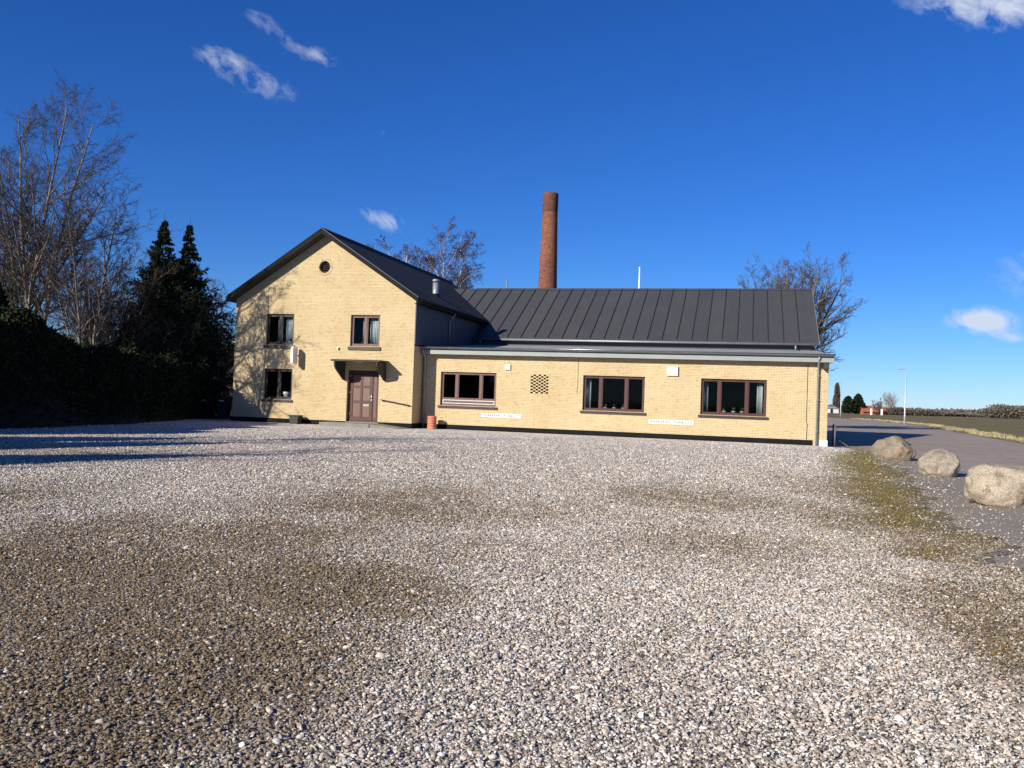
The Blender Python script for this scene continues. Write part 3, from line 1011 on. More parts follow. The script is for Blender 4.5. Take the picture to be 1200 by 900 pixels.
def door():
    u0, z0, u1, z1 = DOOR_H
    v = .16
    m = MB()
    m.box(u0, v, z0, u0 + .1, v + .12, z1); m.box(u1 - .1, v, z0, u1, v + .12, z1); m.box(u0 + .1, v, z1 - .1, u1 - .1, v + .12, z1)
    m.box(u0 + .1, v, z0, u1 - .1, v + .12, z0 + .06)
    m.build('door_frame', M['maroon'], HOUSE)
    a, b, lo, hi = u0 + .115, u1 - .115, z0 + .07, z1 - .11
    side = b - .24            # narrow fixed leaf on the right
    leaf = MB()
    leaf.box(a, v + .045, lo, side - .02, v + .075, hi)
    d = leaf.build('door', M['maroon'], HOUSE)
    cols = [a, (a + side - .02) / 2, side - .02]
    rows = [lo, lo + .86, lo + 1.56, hi]
    for i in range(2):
        for j in range(3):
            p0, p1 = cols[i] + (.12 if i == 0 else .055), cols[i + 1] - (.12 if i == 1 else .055)
            q0, q1 = rows[j] + (.16 if j == 0 else .05), rows[j + 1] - (.12 if j == 2 else .05)
            q = MB().box(p0, v + .028, q0, p1, v + .044, q1)
            q.build('door_panel', M['door_panel'], d, .008)
    m = MB()                  # raised stiles and rails
    for c in cols:
        w = .1 if c != cols[1] else .04
        m.box(max(a, c - w), v + .014, lo, min(side - .02, c + w), v + .044, hi)
    m.build('stile', M['maroon'], d)
    for z, h in ((lo, .15), (rows[1] - .04, .08), (rows[2] - .04, .08), (hi - .1, .1)):
        box('rail', M['maroon'], d, a + .101, v + .017, z, cols[1] - .041, v + .044, z + h)
        box('rail', M['maroon'], d, cols[1] + .041, v + .017, z, side - .121, v + .044, z + h)
    box('letter_slot', M['zinc_dull'], d, cols[1] + .1, v + .012, rows[1] - .19, cols[2] - .16, v + .027, rows[1] - .1)
    MB().tube([(side - .07, v + .016, 1.33), (side - .07, v - .05, 1.33), (side - .19, v - .05, 1.33)], .013, 8).build('handle', M['steel'], d)
    box('lock_plate', M['steel'], d, side - .095, v + .008, 1.2, side - .045, v + .0135, 1.46)
    s = box('side_leaf', M['maroon'], HOUSE, side, v + .04, lo, b, v + .075, hi)
    box('side_leaf_panel', M['faded_maroon'], s, side + .05, v + .026, lo + .12, b - .05, v + .039, hi - .12, .006)
    for z in (.5, 1.5, 2.3):
        MB().tube([(a - .005, v - .012, z), (a - .005, v - .012, z + .1)], .016, 8).build('hinge', M['steel'], d)
    # concrete landing and ramp
    st = MB().box(-4.0, -1.25, -.1, -1.55, -.032, .17)
    st.build('door_step', M['concrete'], HOUSE, .012)
    MB().prism([(-1.545, -.1), (-.1, -.1), (-.1, .02), (-1.545, .165)], 'y', -1.2, -.036).build('door_ramp', M['concrete'], HOUSE)
    box('threshold', M['concrete'], HOUSE, u0 - .02, -.034, .05, u1 + .02, .155, .192)
    # canopy on two shaped brackets
    m = MB().box(-3.58, -1.1, 2.99, -1.22, -.002, 3.055)
    c = m.build('door_canopy', M['canopy_felt'], HOUSE)
    box('canopy_edge', M['canopy_wood'], c, -3.6, -1.122, 2.965, -1.20, -1.101, 3.045)
    for u in (-3.46, -1.40):
        MB().prism([(-1.08, 2.985), (-.0, 2.985), (-.0, 2.12), (-.14, 2.14), (-.95, 2.62), (-1.08, 2.80)], 'x', u, u + .07).build('bracket', M['canopy_wood'], c)
    MB().box(-2.62, -.62, 2.93, -2.3, -.42, 2.988).build('canopy_lamp', M['off_white'], c, .02)
    # hand rail along the ramp
    h = MB().tube([(-1.53, -.09, 1.27), (-.06, -.09, 1.05)], .021, 10)
    r = h.build('hand_rail', M['dark_board'], HOUSE)
    for q in (.08, .92):
        p = (-1.53 + 1.47 * q, 1.27 - .22 * q)
        MB().tube([(p[0], -.09, p[1]), (p[0], -.06, p[1] - .06), (p[0], -.001, p[1] - .07)], .011, 8).build('rail_bracket', M['dark_board'], r)


door()

# blade sign, small lamp bracket
sg = thing('blade_sign', 'slim white box sign sticking out from the gable wall beside the upper window', 'sign', B(-5.86, 0, 0), -TH)
m = MB()
pr = [(-.54, 2.80), (-.60, 2.88), (-.60, 3.54), (-.54, 3.62), (-.20, 3.62), (-.14, 3.54), (-.14, 2.88), (-.20, 2.80)]
m.prism(pr, 'x', -.06, .06)
m.build('sign_box', M['white_paint'], sg, .015)
m = MB()
for side in (-.063, .063):
    m.prism([(-.54, 2.9), (-.54, 3.52), (-.2, 3.52), (-.2, 2.9)], 'x', side - .002, side + .002)
m.build('sign_face', M['off_white'], sg)
MB().tube([(0, -.13, 3.22), (0, -.002, 3.22)], .03, 10).build('sign_arm', M['steel'], sg)
box('arm_plate', M['steel'], sg, -.06, -.014, 3.12, .06, -.002, 3.32)
lb = thing('wall_sensor', 'tiny white sensor on the gable wall above the door canopy', 'sensor', B(-3.78, 0, 3.6), -TH)
MB().lathe([(0, -.06), (.045, -.05), (.055, 0), (.045, .05), (0, .06)], 12, (0, -.06, 0)).build('sensor_head', M['white_paint'], lb)
box('sensor_base', M['black_plastic'], lb, -.035, -.03, -.05, .035, -.002, .05)

# ------------------------------------------------------------------ low wing and hall
HALL = thing('long_brick_hall', 'low yellow brick wing with maroon windows under a dark standing seam roof', 'building', B(0, 0), -TH)
WV = 1.19
WIN_W = [(.92, 1.12, 3.62, 2.68), (7.66, 1.12, 10.41, 2.69), (12.83, 1.13, 15.57, 2.69)]
LAT = (5.24, 1.80, 6.07, 2.66)
wall('front_wall', M['yellow_brick'], HALL, rect(.04, -.2, 18.03, 3.66), [rect(*w) for w in WIN_W] + [rect(*LAT)], 'u', WV, .34)
wall('end_wall', M['yellow_brick'], HALL, [(WV + .341, -.2), (9.0, -.2), (9.0, 4.4), (WV + .341, 3.56)], [], 'v', 17.70, .329)
wall('end_wall', M['yellow_brick'], HALL, [(9.001, -.2), (21.4, -.2), (21.4, 4.75), (15.2, 8.1), (9.001, 4.75)], [], 'v', 17.5, .3)
wall('rear_wall', M['yellow_brick'], HALL, rect(.05, -.2, 17.8, 4.7), [], 'u', 21.4, .3)
box('upper_wall', M['cladding'], HALL, .05, 8.88, 3.6, 17.8, 8.99, 4.74)  # dark colour stands in for shade under the hall eaves
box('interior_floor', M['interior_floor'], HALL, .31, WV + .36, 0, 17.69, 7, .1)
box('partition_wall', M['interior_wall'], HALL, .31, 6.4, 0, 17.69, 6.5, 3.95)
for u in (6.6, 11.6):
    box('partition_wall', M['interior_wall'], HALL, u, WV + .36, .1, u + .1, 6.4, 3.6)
box('plinth', M['plinth_black'], HALL, .05, WV - .028, -.2, 17.47, WV - .003, .222)
box('corner_plinth', M['white_paint'], HALL, 17.74, WV - .03, -.2, 18.06, WV + .3, .235)


def wing_roof():
    # low mono-pitch over the wing
    v0, v1, za, zb = .86, 8.86, 3.72, 4.44
    m = MB().prism([(v0, za - .06), (v1, zb - .06), (v1, zb), (v0, za)], 'x', .05, 18.2)
    r = m.build('wing_roof', M['wing_felt'], HALL)
    box('fascia', M['grey_fascia'], r, .06, .80, 3.475, 18.21, .842, 3.655)
    box('soffit', M['canopy_wood'], r, .06, .845, 3.485, 18.15, WV - .004, 3.51)
    MB().box(17.80, .86, 3.20, 18.02, WV - .003, 3.48).build('beam_end', M['canopy_wood'], r)
    # gutter: a half-round trough, open at the top
    m = MB()
    n = 9
    prof = [(.715 - .085 * cos(pi * k / n), 3.80 - .085 * sin(pi * k / n)) for k in range(n + 1)]
    prof += [(.715 - .076 * cos(pi * k / n), 3.802 - .076 * sin(pi * k / n)) for k in range(n, -1, -1)]
    m.prism(prof, 'x', .10, 18.24)
    g = m.build('gutter', M['zinc'], HALL)
    MB().tube([(.1, .63, 3.80), (18.24, .63, 3.80)], .014, 8).build('gutter_bead', M['zinc'], g)
    for k in range(20):
        u = .5 + k * .92
        box('gutter_bracket', M['zinc_dull'], g, u, .63, 3.806, u + .025, .80, 3.816)
    for u, z1 in ((.16, .02), (17.62, .0)):
        p = MB().tube([(u, .72, 3.69), (u, .74, 3.6), (u, 1.04, 3.3), (u, 1.09, 3.15), (u, 1.09, z1)], .045, 12).build('downpipe', M['zinc_dull'], HALL)
        for z in (.6, 1.9, 2.9):
            box('pipe_clip', M['zinc_dull'], p, u - .055, 1.04, z, u + .055, WV - .002, z + .03)


wing_roof()
for w, fm, cols, zl in ((WIN_W[0], 'faded_maroon', [1.69, 2.86], 1.44), (WIN_W[1], 'maroon', [8.45, 9.60], None), (WIN_W[2], 'maroon', [13.61, 14.76], None)):
    wi = window(HALL, *w, WV, M[fm], cols, M['sill_slate'], .09, .12, .075, .04, .1, zl)
    if zl:
        u0, z0, u1, z1 = w
        box('lower_panel', M['faded_maroon'], wi, u0 + .075, WV + .11, z0 + .075, u1 - .075, WV + .16, zl - .002)
        t = MB()
        a0, a1, b0, b1, y = u0 + .09, u1 - .09, z0 + .09, zl - .06, WV + .1
        t.box(a0, y, b0, a1, y + .008, b0 + .03); t.box(a0, y, b1 - .03, a1, y + .008, b1)
        t.box(a0, y, b0 + .03, a0 + .03, y + .008, b1 - .03); t.box(a1 - .03, y, b0 + .03, a1, y + .008, b1 - .03)
        t.build('panel_trim', M['curtain'], wi)


def lattice():
    # honeycomb brickwork: bricks laid with gaps, every course shifted
    u0, z0, u1, z1 = LAT
    m = MB()
    rows, pitch = 12, (u1 - u0) / 3.5
    h = (z1 - z0) / rows
    for r in range(rows):
        off = 0 if r % 2 else pitch / 2
        k = -1
        while k < 5:
            a = u0 + k * pitch + off
            a, b = max(u0 + .001, a), min(u1 - .001, a + pitch * .53)
            if b - a > .03:
                m.box(a, WV + .004, z0 + r * h + .001, b, WV + .11, z0 + (r + 1) * h - .001)
            k += 1
    m.build('brick_lattice', M['yellow_brick'], HALL)
    box('lattice_backing', M['plinth_black'], HALL, u0 - .05, WV + .341, z0 - .05, u1 + .05, WV + .36, z1 + .05)


lattice()


def hall_roof():
    vg, zg, vr, zr = 8.6, 4.80, 15.2, 8.35
    s = (zr - zg) / (vr - vg)

    def lower(u):
        if u > .05: return vg
        return min(vr - .05, vg + (RZ - SL * (u - RU) - zg) / s - .25)
    deck = MB()
    deck.prism([(vr, zr - .05), (21.9, zr - .05 - s * 6.7), (21.9, zr - .19 - s * 6.7), (vr, zr - .19)], 'x', -1.2, 18.15)
    deck.prism([(vg + .05, zg - .13), (vr, zr - .19), (vr, zr - .05), (vg + .05, zg - .05 + .03)], 'x', .06, 18.12)
    r = deck.build('roof', M['roof_metal'], HALL)
    us = [-3.35 + .0]
    seams = [1.98 + .762 * k for k in range(-7, 21)]
    edges = seams + [18.15]
    for i in range(len(edges) - 1):
        a, b = edges[i], edges[i + 1]
        la, lb = lower(a), lower(b)
        zf = lambda v: zg + s * (v - vg)
        rr = random.Random(i)
        dz = rr.uniform(-.004, .004)
        m = MB().hexa([(a + .012, la, zf(la) - .035), (b - .012, lb, zf(lb) - .035), (b - .012, vr, zr - .035), (a + .012, vr, zr - .035),
                       (a + .012, la, zf(la) + dz), (b - .012, lb, zf(lb) + dz), (b - .012, vr, zr + dz), (a + .012, vr, zr + dz)])
        m.build('roof_panel', M['roof_metal'], r)
    for u in seams:
        la = lower(u) + .04
        za = zg + s * (la - vg)
        m = MB().hexa([(u - .018, la, za - .03), (u + .018, la, za - .03), (u + .018, vr, zr - .03), (u - .018, vr, zr - .03),
                       (u - .018, la, za + .055), (u + .018, la, za + .055), (u + .018, vr, zr + .055), (u - .018, vr, zr + .055)])
        m.build('seam', M['seam_metal'], r)
    MB().prism([(vr - .22, zr - .09), (vr, zr + .045), (vr + .22, zr - .09), (vr, zr + .005)], 'x', -1.8, 18.17).build('ridge_cap', M['roof_metal'], r)
    m = MB().prism([(vg - .02, zg - .16), (vr, zr - .16), (vr, zr + .06), (vg - .02, zg + .06)], 'x', 18.155, 18.19)
    m.build('barge_board', M['zinc_dull'], r)
    MB().prism([(vr, zr - .16), (21.95, zr - .16 - s * 6.75), (21.95, zr + .06 - s * 6.75), (vr, zr + .06)], 'x', 18.155, 18.19).build('barge_board', M['zinc_dull'], r)
    g = MB().tube([(.1, vg - .06, zg - .07), (18.2, vg - .06, zg - .07)], .06, 10).build('gutter', M['zinc_dull'], r)
    MB().tube([(17.05, vg - .05, zg - .12), (17.05, vg - .02, zg - .3), (17.05, vg + .05, zg - .4), (17.05, vg + .05, 4.45)], .045, 10).build('downpipe', M['zinc_dull'], r)
    MB().tube([(.5, vg - .05, zg - .12), (.5, vg + .1, zg - .35), (.5, vg + .1, 4.5)], .045, 10).build('downpipe', M['zinc_dull'], r)


hall_roof()
# cable on the front, then a wall crack drawn as a thin tube
MB().tube([(17.20, WV - .012, 3.4), (17.20, WV - .012, .95), (17.24, WV - .012, .9), (17.22, WV - .012, .24)], .012, 6).build('cable_and_crack', M['dark_brown'], HALL)
MB().tube([(7.42, WV - .008, 3.45), (7.42, WV - .008, 2.2), (7.38, WV - .008, 1.9)], .007, 6).build('cable_and_crack', M['dark_brown'], HALL)


def vent_box(u0, z0, u1, z1, d, label, slats):
    t = thing('wall_vent', label, 'vent', B(u0, WV, z0), -TH)
    w, h = u1 - u0, z1 - z0
    box('vent_housing', M['off_white'], t, 0, -d, 0, w, -.002, h, .012)
    for k in range(slats):
        z = h * (k + .8) / (slats + .6)
        box('vent_slat', M['white_paint'], t, .03, -d - .012, z - .012, w - .03, -d - .001, z + .012)


vent_box(4.02, 2.83, 4.28, 3.09, .07, 'small pale square vent above the window nearest the gabled house', 3)
vent_box(11.36, 2.76, 11.84, 3.17, .10, 'larger white square wall vent between two windows of the wing', 5)


def parking_sign(u0, z0, u1, z1, label):
    t = thing('parking_sign', label, 'sign', B((u0 + u1) / 2, WV, (z0 + z1) / 2), -TH, 'no parking signs on the wing')
    w, h = (u1 - u0) / 2, (z1 - z0) / 2
    p = box('sign_panel', M['white_paint'], t, -w, -.03, -h, w, -.004, h, .004)
    text_mesh('lettering', 'PARKERING  FORBUDT', M['letter_ink'], t, (0, -.032, 0), .155, w * 1.78)
    for x in (-w + .04, w - .04):
        MB().lathe([(.0, .0), (.012, 0.)], 8, (x, -.0335, 0)).build('screw', M['steel'], t)


parking_sign(2.97, .64, 4.87, .82, 'white no parking sign below the window with a boxed lower panel')
parking_sign(10.63, .65, 12.58, .83, 'white no parking sign low on the wall below the larger square vent')


# pots, curtains
def pot(u, v, z, s, label, group, kind):
    t = thing('flower_pot', label, 'flower pot', B(u, v, z), -TH, group)
    MB().lathe([(0, 0), (.05 * s, 0), (.07 * s, .12 * s), (.075 * s, .12 * s), (.075 * s, .135 * s), (.06 * s, .135 * s), (.055 * s, .11 * s), (0, .11 * s)], 14).build('pot', M['pot_white'], t)
    m = MB()
    r = random.Random(int(u * 100))
    for k in range(14):
        a = r.random() * 6.28; l = (.1 + .12 * r.random()) * s; w = .022 * s
        d = Vector((cos(a) * .7, sin(a) * .7, .8 + r.random())).normalized()
        p = Vector((0, 0, .11 * s)); q = p + d * l; sd = Vector((-sin(a), cos(a), 0)) * w
        m.add([p, p + d * l * .5 - sd, q, p + d * l * .5 + sd], [(0, 1, 2, 3)])
    m.build('leaves', M['plant_leaf'], t)


ORDER = ('nearest the gabled house', 'in the middle of its row', 'farthest from the gabled house')
for k, u in enumerate((8.66, 9.06, 9.46)):
    pot(u, WV + .24, 1.12, 1.25, 'white flower pot in the middle wing window, ' + ORDER[k], 'pots on the middle window sill', 0)
for k, u in enumerate((13.82, 14.22, 14.58)):
    pot(u, WV + .24, 1.13, 1.35, 'white flower pot in the end wing window, ' + ORDER[k], 'pots on the end window sill', 0)
for k, u in enumerate((-7.05, -6.42)):
    pot(u, .24, 3.72, 1.25, 'white pot in the upper window by the blade sign, ' + ('farther from the sign', 'nearer the sign')[k], 'pots in the upper window by the blade sign', 1)
for k, u in enumerate((-2.68, -2.2)):
    pot(u, .24, 3.72, .95, 'small pot in the upper window over the door, ' + ('before the narrow curtain', 'before the wide curtain')[k], 'pots in the upper window over the door', 1)
bk = thing('white_bucket', 'pale round tub standing inside the ground floor window', 'tub', B(-6.52, .3, 1.12), -TH)
MB().lathe([(0, 0), (.17, 0), (.19, .33), (.205, .34), (.205, .36), (.18, .36), (.165, .05), (0, .05)], 20).build('tub', M['pot_white'], bk)
MB().lathe([(.198, .27), (.206, .275), (.206, .295), (.198, .30)], 20).build('rim_band', M['off_white'], bk)
# window sill boards inside, for the things that stand in the windows
for (u0, z0, u1, z1) in WIN_H:
    box('inner_sill', M['off_white'], HOUSE, u0, .172, z0 - .03, u1, .5, z0 - .0005)
for (u0, z0, u1, z1) in WIN_W:
    box('inner_sill', M['off_white'], HALL, u0, WV + .172, z0 - .03, u1, WV + .5, z0 - .0005)


def curtain(u0, u1, z0, z1, v, label, group=None):
    t = thing('curtain', label, 'curtain', B(u0, v, z0), -TH, group)
    n = 40
    vs, fs = [], []
    for k in range(n + 1):
        x = (u1 - u0) * k / n
        y = .03 * sin(k * 1.15) + .012 * sin(k * 2.7)
        vs += [(x, y, 0), (x + .01 * sin(k), y * .6, z1 - z0)]
    for k in range(n):
        fs.append((2 * k, 2 * k + 2, 2 * k + 3, 2 * k + 1))
    m = MB().add(vs, fs, True).build('fabric', M['curtain'], t)
    md = m.modifiers.new('thick', 'SOLIDIFY'); md.thickness = .004
    MB().tube([(-.05, 0, z1 - z0 + .01), (u1 - u0 + .05, 0, z1 - z0 + .01)], .012, 8).build('curtain_rod', M['off_white'], t)


curtain(-7.16, -6.98, 3.76, 5.12, .36, 'narrow white curtain in the upper window by the blade sign', 'curtains in the upper window by the blade sign')
curtain(-6.74, -6.24, 3.76, 5.12, .36, 'white curtain filling a pane of the upper window by the blade sign')
curtain(-2.72, -2.54, 3.78, 5.1, .36, 'narrow white curtain in the upper window over the door')
curtain(-2.38, -1.84, 3.78, 5.1, .36, 'white curtain filling a pane of the upper window over the door')
curtain(15.18, 15.42, 1.15, 2.6, WV + .42, 'narrow white curtain in the end window of the wing')
curtain(7.72, 7.96, 1.15, 2.6, WV + .42, 'narrow white curtain in the middle window of the wing')
curtain(12.95, 13.12, 1.15, 2.6, WV + .5, 'grey curtain edge at the inner side of the end window')

# terracotta pot at the corner, black box by the gable wall
tp = thing('terracotta_cylinder', 'ribbed terracotta coloured cylinder standing in the corner by the downpipe', 'planter', B(.76, .62, 0), -TH)
prof = [(0, 0), (.20, 0)]
for k in range(5):
    z = .01 + k * .118
    prof += [(.205, z), (.212, z + .05), (.205, z + .1), (.193, z + .108), (.193, z + .114)]
prof += [(.205, .6), (.175, .6), (.17, .5), (0, .5)]
MB().lathe(prof, 28).build('ribbed_body', M['terracotta'], tp)
MB().lathe([(0, .53), (.165, .53), (.166, .5)], 20).build('earth_fill', M['sill_stone'], tp)
bx = thing('black_planter_box', 'small black square box on the gravel against the gable wall', 'planter', B(-5.62, -.42, 0), -TH)
m = MB()
m.prism([(-.2, 0), (.2, 0), (.235, .38), (-.235, .38)], 'y', -.22, .22)
m.build('box_body', M['black_plastic'], bx, .01)
m = MB()
m.box(-.25, -.24, .36, .25, -.2, .405); m.box(-.25, .2, .36, .25, .24, .405); m.box(-.25, -.2, .36, -.21, .2, .405); m.box(.21, -.2, .36, .25, .2, .405)
m.build('box_rim', M['black_plastic'], bx)

# ------------------------------------------------------------------ chimney, flagpole, aerial
CH = thing('factory_chimney', 'tall round red brick factory chimney rising behind the roof', 'chimney', B(1.0, 22.6, 0), -TH)
MB().lathe([(.98, -.1), (.90, 2), (.66, 9.3), (.515, 15.5), (.50, 15.6)], 40).build('shaft', M['red_brick'], CH)
MB().lathe([(.508, 14.6), (.545, 14.7), (.555, 15.95), (.53, 16.02), (.36, 16.02), (.34, 15.0)], 40).build('chimney_head', M['sooty_brick'], CH)
fp = thing('flagpole', 'white flagpole top showing above the seam roof', 'flagpole', B(7.24, 24, 0), -TH)
MB().tube([(0, 0, -.1), (0, 0, 6), (0, 0, 10.9)], [.09, .07, .045], 10).build('pole', M['white_paint'], fp)
MB().lathe([(0, -.07), (.06, -.04), (.07, 0), (.06, .04), (0, .07)], 12, (0, 0, 10.97)).build('pole_ball', M['white_paint'], fp)
an = thing('roof_aerial', 'small dark aerial above the roof ridge beside the gabled house', 'aerial', B(-.69, 18, 0), -TH)
MB().tube([(0, 0, 6.9), (0, 0, 9.32)], .022, 8).build('mast', M['steel'], an)
for k in range(4):
    z = 8.85 + k * .13
    MB().tube([(-.16 + .02 * k, 0, z), (.16 - .02 * k, 0, z)], .012, 6).build('aerial_rod', M['steel'], an)
    MB().tube([(0, -.12, z + .04), (0, .12, z + .04)], .012, 6).build('aerial_rod', M['steel'], an)

# ------------------------------------------------------------------ trees
def tubes(P, R, S):
    """P (N,K,3), R (N,K): quads of S-sided tubes."""
    N, K, _ = P.shape
    T = np.gradient(P, axis=1)
    T /= np.linalg.norm(T, axis=2, keepdims=True) + 1e-9
    ref = np.where(np.abs(T[:, :1, 2:3]) > .9, np.array([[[1., 0, 0]]]), np.array([[[0, 0, 1.]]]))
    A = np.cross(T, ref); A /= np.linalg.norm(A, axis=2, keepdims=True) + 1e-9
    Bn = np.cross(T, A)
    w = np.arange(S) * 2 * pi / S
    ring = A[:, :, None, :] * np.cos(w)[None, None, :, None] + Bn[:, :, None, :] * np.sin(w)[None, None, :, None]
    V = (P[:, :, None, :] + ring * R[:, :, None, None]).reshape(-1, 3)
    i = np.arange(N)[:, None, None] * K * S; j = np.arange(K - 1)[None, :, None] * S; k = np.arange(S)[None, None, :]
    a = i + j + k; b = i + j + (k + 1) % S
    F = np.stack([a, b, b + S, a + S], -1).reshape(-1, 4)
    return V, F


def sprout(par, rad, n, t0, t1, ang, ratio, K, rng, jit=.12, trop=.0, droop=0., rmin=.004, rk=.6, lmin=.05, shape=.5, length=None):
    N, KP, _ = par.shape
    seg = np.linalg.norm(np.diff(par, axis=1), axis=2).sum(1)
    idx = np.repeat(np.arange(N), n)
    M_ = len(idx)
    t = t0 + (t1 - t0) * ((np.tile(np.arange(n), N) + rng.random(M_)) / n)
    x = t * (KP - 1); i0 = np.minimum(x.astype(int), KP - 2); f = (x - i0)[:, None]
    p0 = par[idx, i0]; p1 = par[idx, i0 + 1]
    pos = p0 * (1 - f) + p1 * f
    tan_ = p1 - p0; tan_ /= np.linalg.norm(tan_, axis=1, keepdims=True) + 1e-9
    r0 = (rad[idx, i0] * (1 - f[:, 0]) + rad[idx, i0 + 1] * f[:, 0])
    rv = rng.normal(size=(M_, 3)); perp = rv - (rv * tan_).sum(1, keepdims=True) * tan_
    perp /= np.linalg.norm(perp, axis=1, keepdims=True) + 1e-9
    a = rng.normal(ang, ang * .22, M_)[:, None]
    d = np.cos(a) * tan_ + np.sin(a) * perp
    L = np.maximum(lmin, (seg[idx] if length is None else length) * ratio * (1 - shape * t) * rng.uniform(.65, 1.25, M_))
    P = np.zeros((M_, K, 3)); P[:, 0] = pos
    for k in range(1, K):
        d = d + rng.normal(0, jit, (M_, 3)); d[:, 2] += trop - droop * k / K
        d /= np.linalg.norm(d, axis=1, keepdims=True) + 1e-9
        P[:, k] = P[:, k - 1] + d * (L / (K - 1))[:, None]
    rr = np.maximum(rmin, r0 * rk)
    R = rr[:, None] * np.linspace(1, .35, K)[None, :]
    R = np.maximum(R, rmin * .7)
    return P, R


def bare_tree(name, loc, H, seed, label, bark, twig, stems=1, spread=.28, trunk_r=None, dens=1., first=.25, l1=9, group=None, droop=0., ang1=.75, fine=.006, lean=(0, 0), ratio1=.55, cat='tree', levels=4, fork=0., n2=8, n3=6, n4=4, shape1=.68):
    rng = np.random.default_rng(seed)
    t = thing(name, label, cat, (loc[0], loc[1], 0), 0, group)
    r = trunk_r or H * .017
    K = 9
    P = np.zeros((stems, K, 3)); R = np.zeros((stems, K))
    for s in range(stems):
        a = 2 * pi * s / max(stems, 1) + rng.random() * 1.2
        d = np.array([cos(a) * spread * (stems > 1), sin(a) * spread * (stems > 1), 1.]) + np.array([lean[0], lean[1], 0])
        p = np.array([cos(a) * r * .7 * (stems > 1), sin(a) * r * .7 * (stems > 1), -.15]) if not fork else np.array([0, 0, fork * (.8 + .4 * rng.random())])
        hs = (H - fork) * (1 if s == 0 else rng.uniform(.82, 1.05))
        if s == 0 and fork: d[:2] *= .2
        for k in range(K):
            P[s, k] = p
            R[s, k] = r * (1 if stems == 1 else .8) * (1 - .9 * (k / (K - 1)) ** .9) + .008
            d = d + rng.normal(0, .05, 3); d[2] = max(d[2], .7); d[:2] *= .95
            dd = d / np.linalg.norm(d)
            p = p + dd * hs / (K - 1)
    lim = [tubes(P, R, 9)]
    if fork:
        tp = np.zeros((1, 5, 3)); tp[0, :, 2] = np.linspace(-.15, fork * 1.25, 5); tp[0, 1:, :2] = rng.normal(0, .03, (4, 2))
        lim.append(tubes(tp, np.array([[1.5, 1.15, 1.05, 1., .7]]) * r, 10))
    n1 = int(l1 * dens) if dens > .5 else l1
    P1, R1 = sprout(P, R, l1, first, .97, ang1, ratio1, 7, rng, .10, .06, 0, .012, .55, .3, shape1)
    lim.append(tubes(P1, R1, 6))
    P2, R2 = sprout(P1, R1, max(3, int(n2 * dens)), .15, 1., .70, .5, 6, rng, .13, .045, droop, .008, .6, .2, .45)
    P3, R3 = sprout(P2, R2, max(3, int(n3 * dens)), .15, 1., .68, .5, 5, rng, .16, .03, droop * 1.5, fine, .62, .12, .4)
    parts = [tubes(P2, R2, 4), tubes(P3, R3, 3)]
    if levels > 3:
        P4, R4 = sprout(P3, R3, max(2, int(n4 * dens)), .2, 1., .62, .55, 4, rng, .2, .02, droop * 2, fine * .8, .7, .1, .3)
        parts.append(tubes(P4, R4, 3))

    def join(lst):
        V, F, o = [], [], 0
        for v, f in lst:
            V.append(v); F.append(f + o); o += len(v)
        return np.concatenate(V), np.concatenate(F)
    v, f = join(lim); link('trunk', np_mesh('trunk', v, f, True), M[bark], t)
    v, f = join(parts); link('crown', np_mesh('crown', v, f, True), M[twig], t)
    return t


bare_tree('bare_tree', (-20.7, 37.6), 13.6, 9, 'tall many stemmed bare tree rising above the dark hedge', 'bark_pale', 'twig_brown', stems=5, spread=.17, l1=20, trunk_r=.16, fine=.0055, ang1=.75, ratio1=.42, n2=9, n3=6, n4=4)
bare_tree('bare_tree', (-17.9, 37.0), 9.4, 8, 'slim bare tree with a pale crooked trunk between hedge and spruces', 'bark_pale', 'twig_brown', stems=2, spread=.12, l1=24, first=.3, trunk_r=.11, fine=.0055, lean=(.10, 0), ratio1=.40, ang1=.65)
bare_tree('bare_tree', (-22.9, 39.5), 11.8, 14, 'bare tree half outside the picture behind the tall conifer', 'bark_grey', 'twig_brown', stems=3, spread=.3, l1=16, trunk_r=.2, fine=.006, ratio1=.42)
bare_tree('bare_shrub', (-19.4, 42.5), 7.6, 21, 'dense twiggy bare shrub tree in front of the spruces', 'bark_grey', 'twig_brown', stems=6, spread=.34, l1=13, first=.12, trunk_r=.09, fine=.006, cat='shrub', ratio1=.42)
bare_tree('bare_shrub', (-21.6, 46.5), 8.6, 22, 'grey twiggy thicket tree behind the slim pale trunk', 'bark_grey', 'twig_brown', stems=6, spread=.34, l1=13, first=.12, trunk_r=.10, fine=.0065, cat='shrub', ratio1=.42)
bare_tree('bare_tree', (-20.3, 61), 8.4, 31, 'small bare tree behind the dark shed, between spruce and house', 'bark_grey', 'twig_brown', stems=3, spread=.3, l1=12, trunk_r=.1, fine=.008, n4=2)
bare_tree('bare_tree', (-17.2, 8.3), 9.5, 41, 'bare tree outside the picture casting streaks of shade on the gravel', 'bark_grey', 'twig_brown', stems=2, spread=.25, l1=12, trunk_r=.2, fine=.009, levels=3)
bare_tree('bare_tree', (-20.5, 13), 11.5, 42, 'taller bare tree outside the picture along the yard', 'bark_grey', 'twig_brown', stems=2, spread=.25, l1=12, trunk_r=.22, fine=.009, levels=3)
bare_tree('birch_tree', (-6.4, 70), 13.6, 51, 'birch with white limbs and drooping reddish twigs behind the gable roof', 'birch_bark', 'twig_red', stems=6, spread=.26, l1=17, trunk_r=.13, fine=.0085, droop=.14, ang1=.6, first=.3, ratio1=.40, n2=9, n3=7, n4=7)
bare_tree('birch_tree', (-8.7, 71), 13.3, 53, 'smaller birch close to the gable roof slope', 'birch_bark', 'twig_red', stems=3, spread=.24, l1=18, trunk_r=.12, fine=.0085, droop=.14, ang1=.6, first=.3, ratio1=.36, n2=9, n4=6)
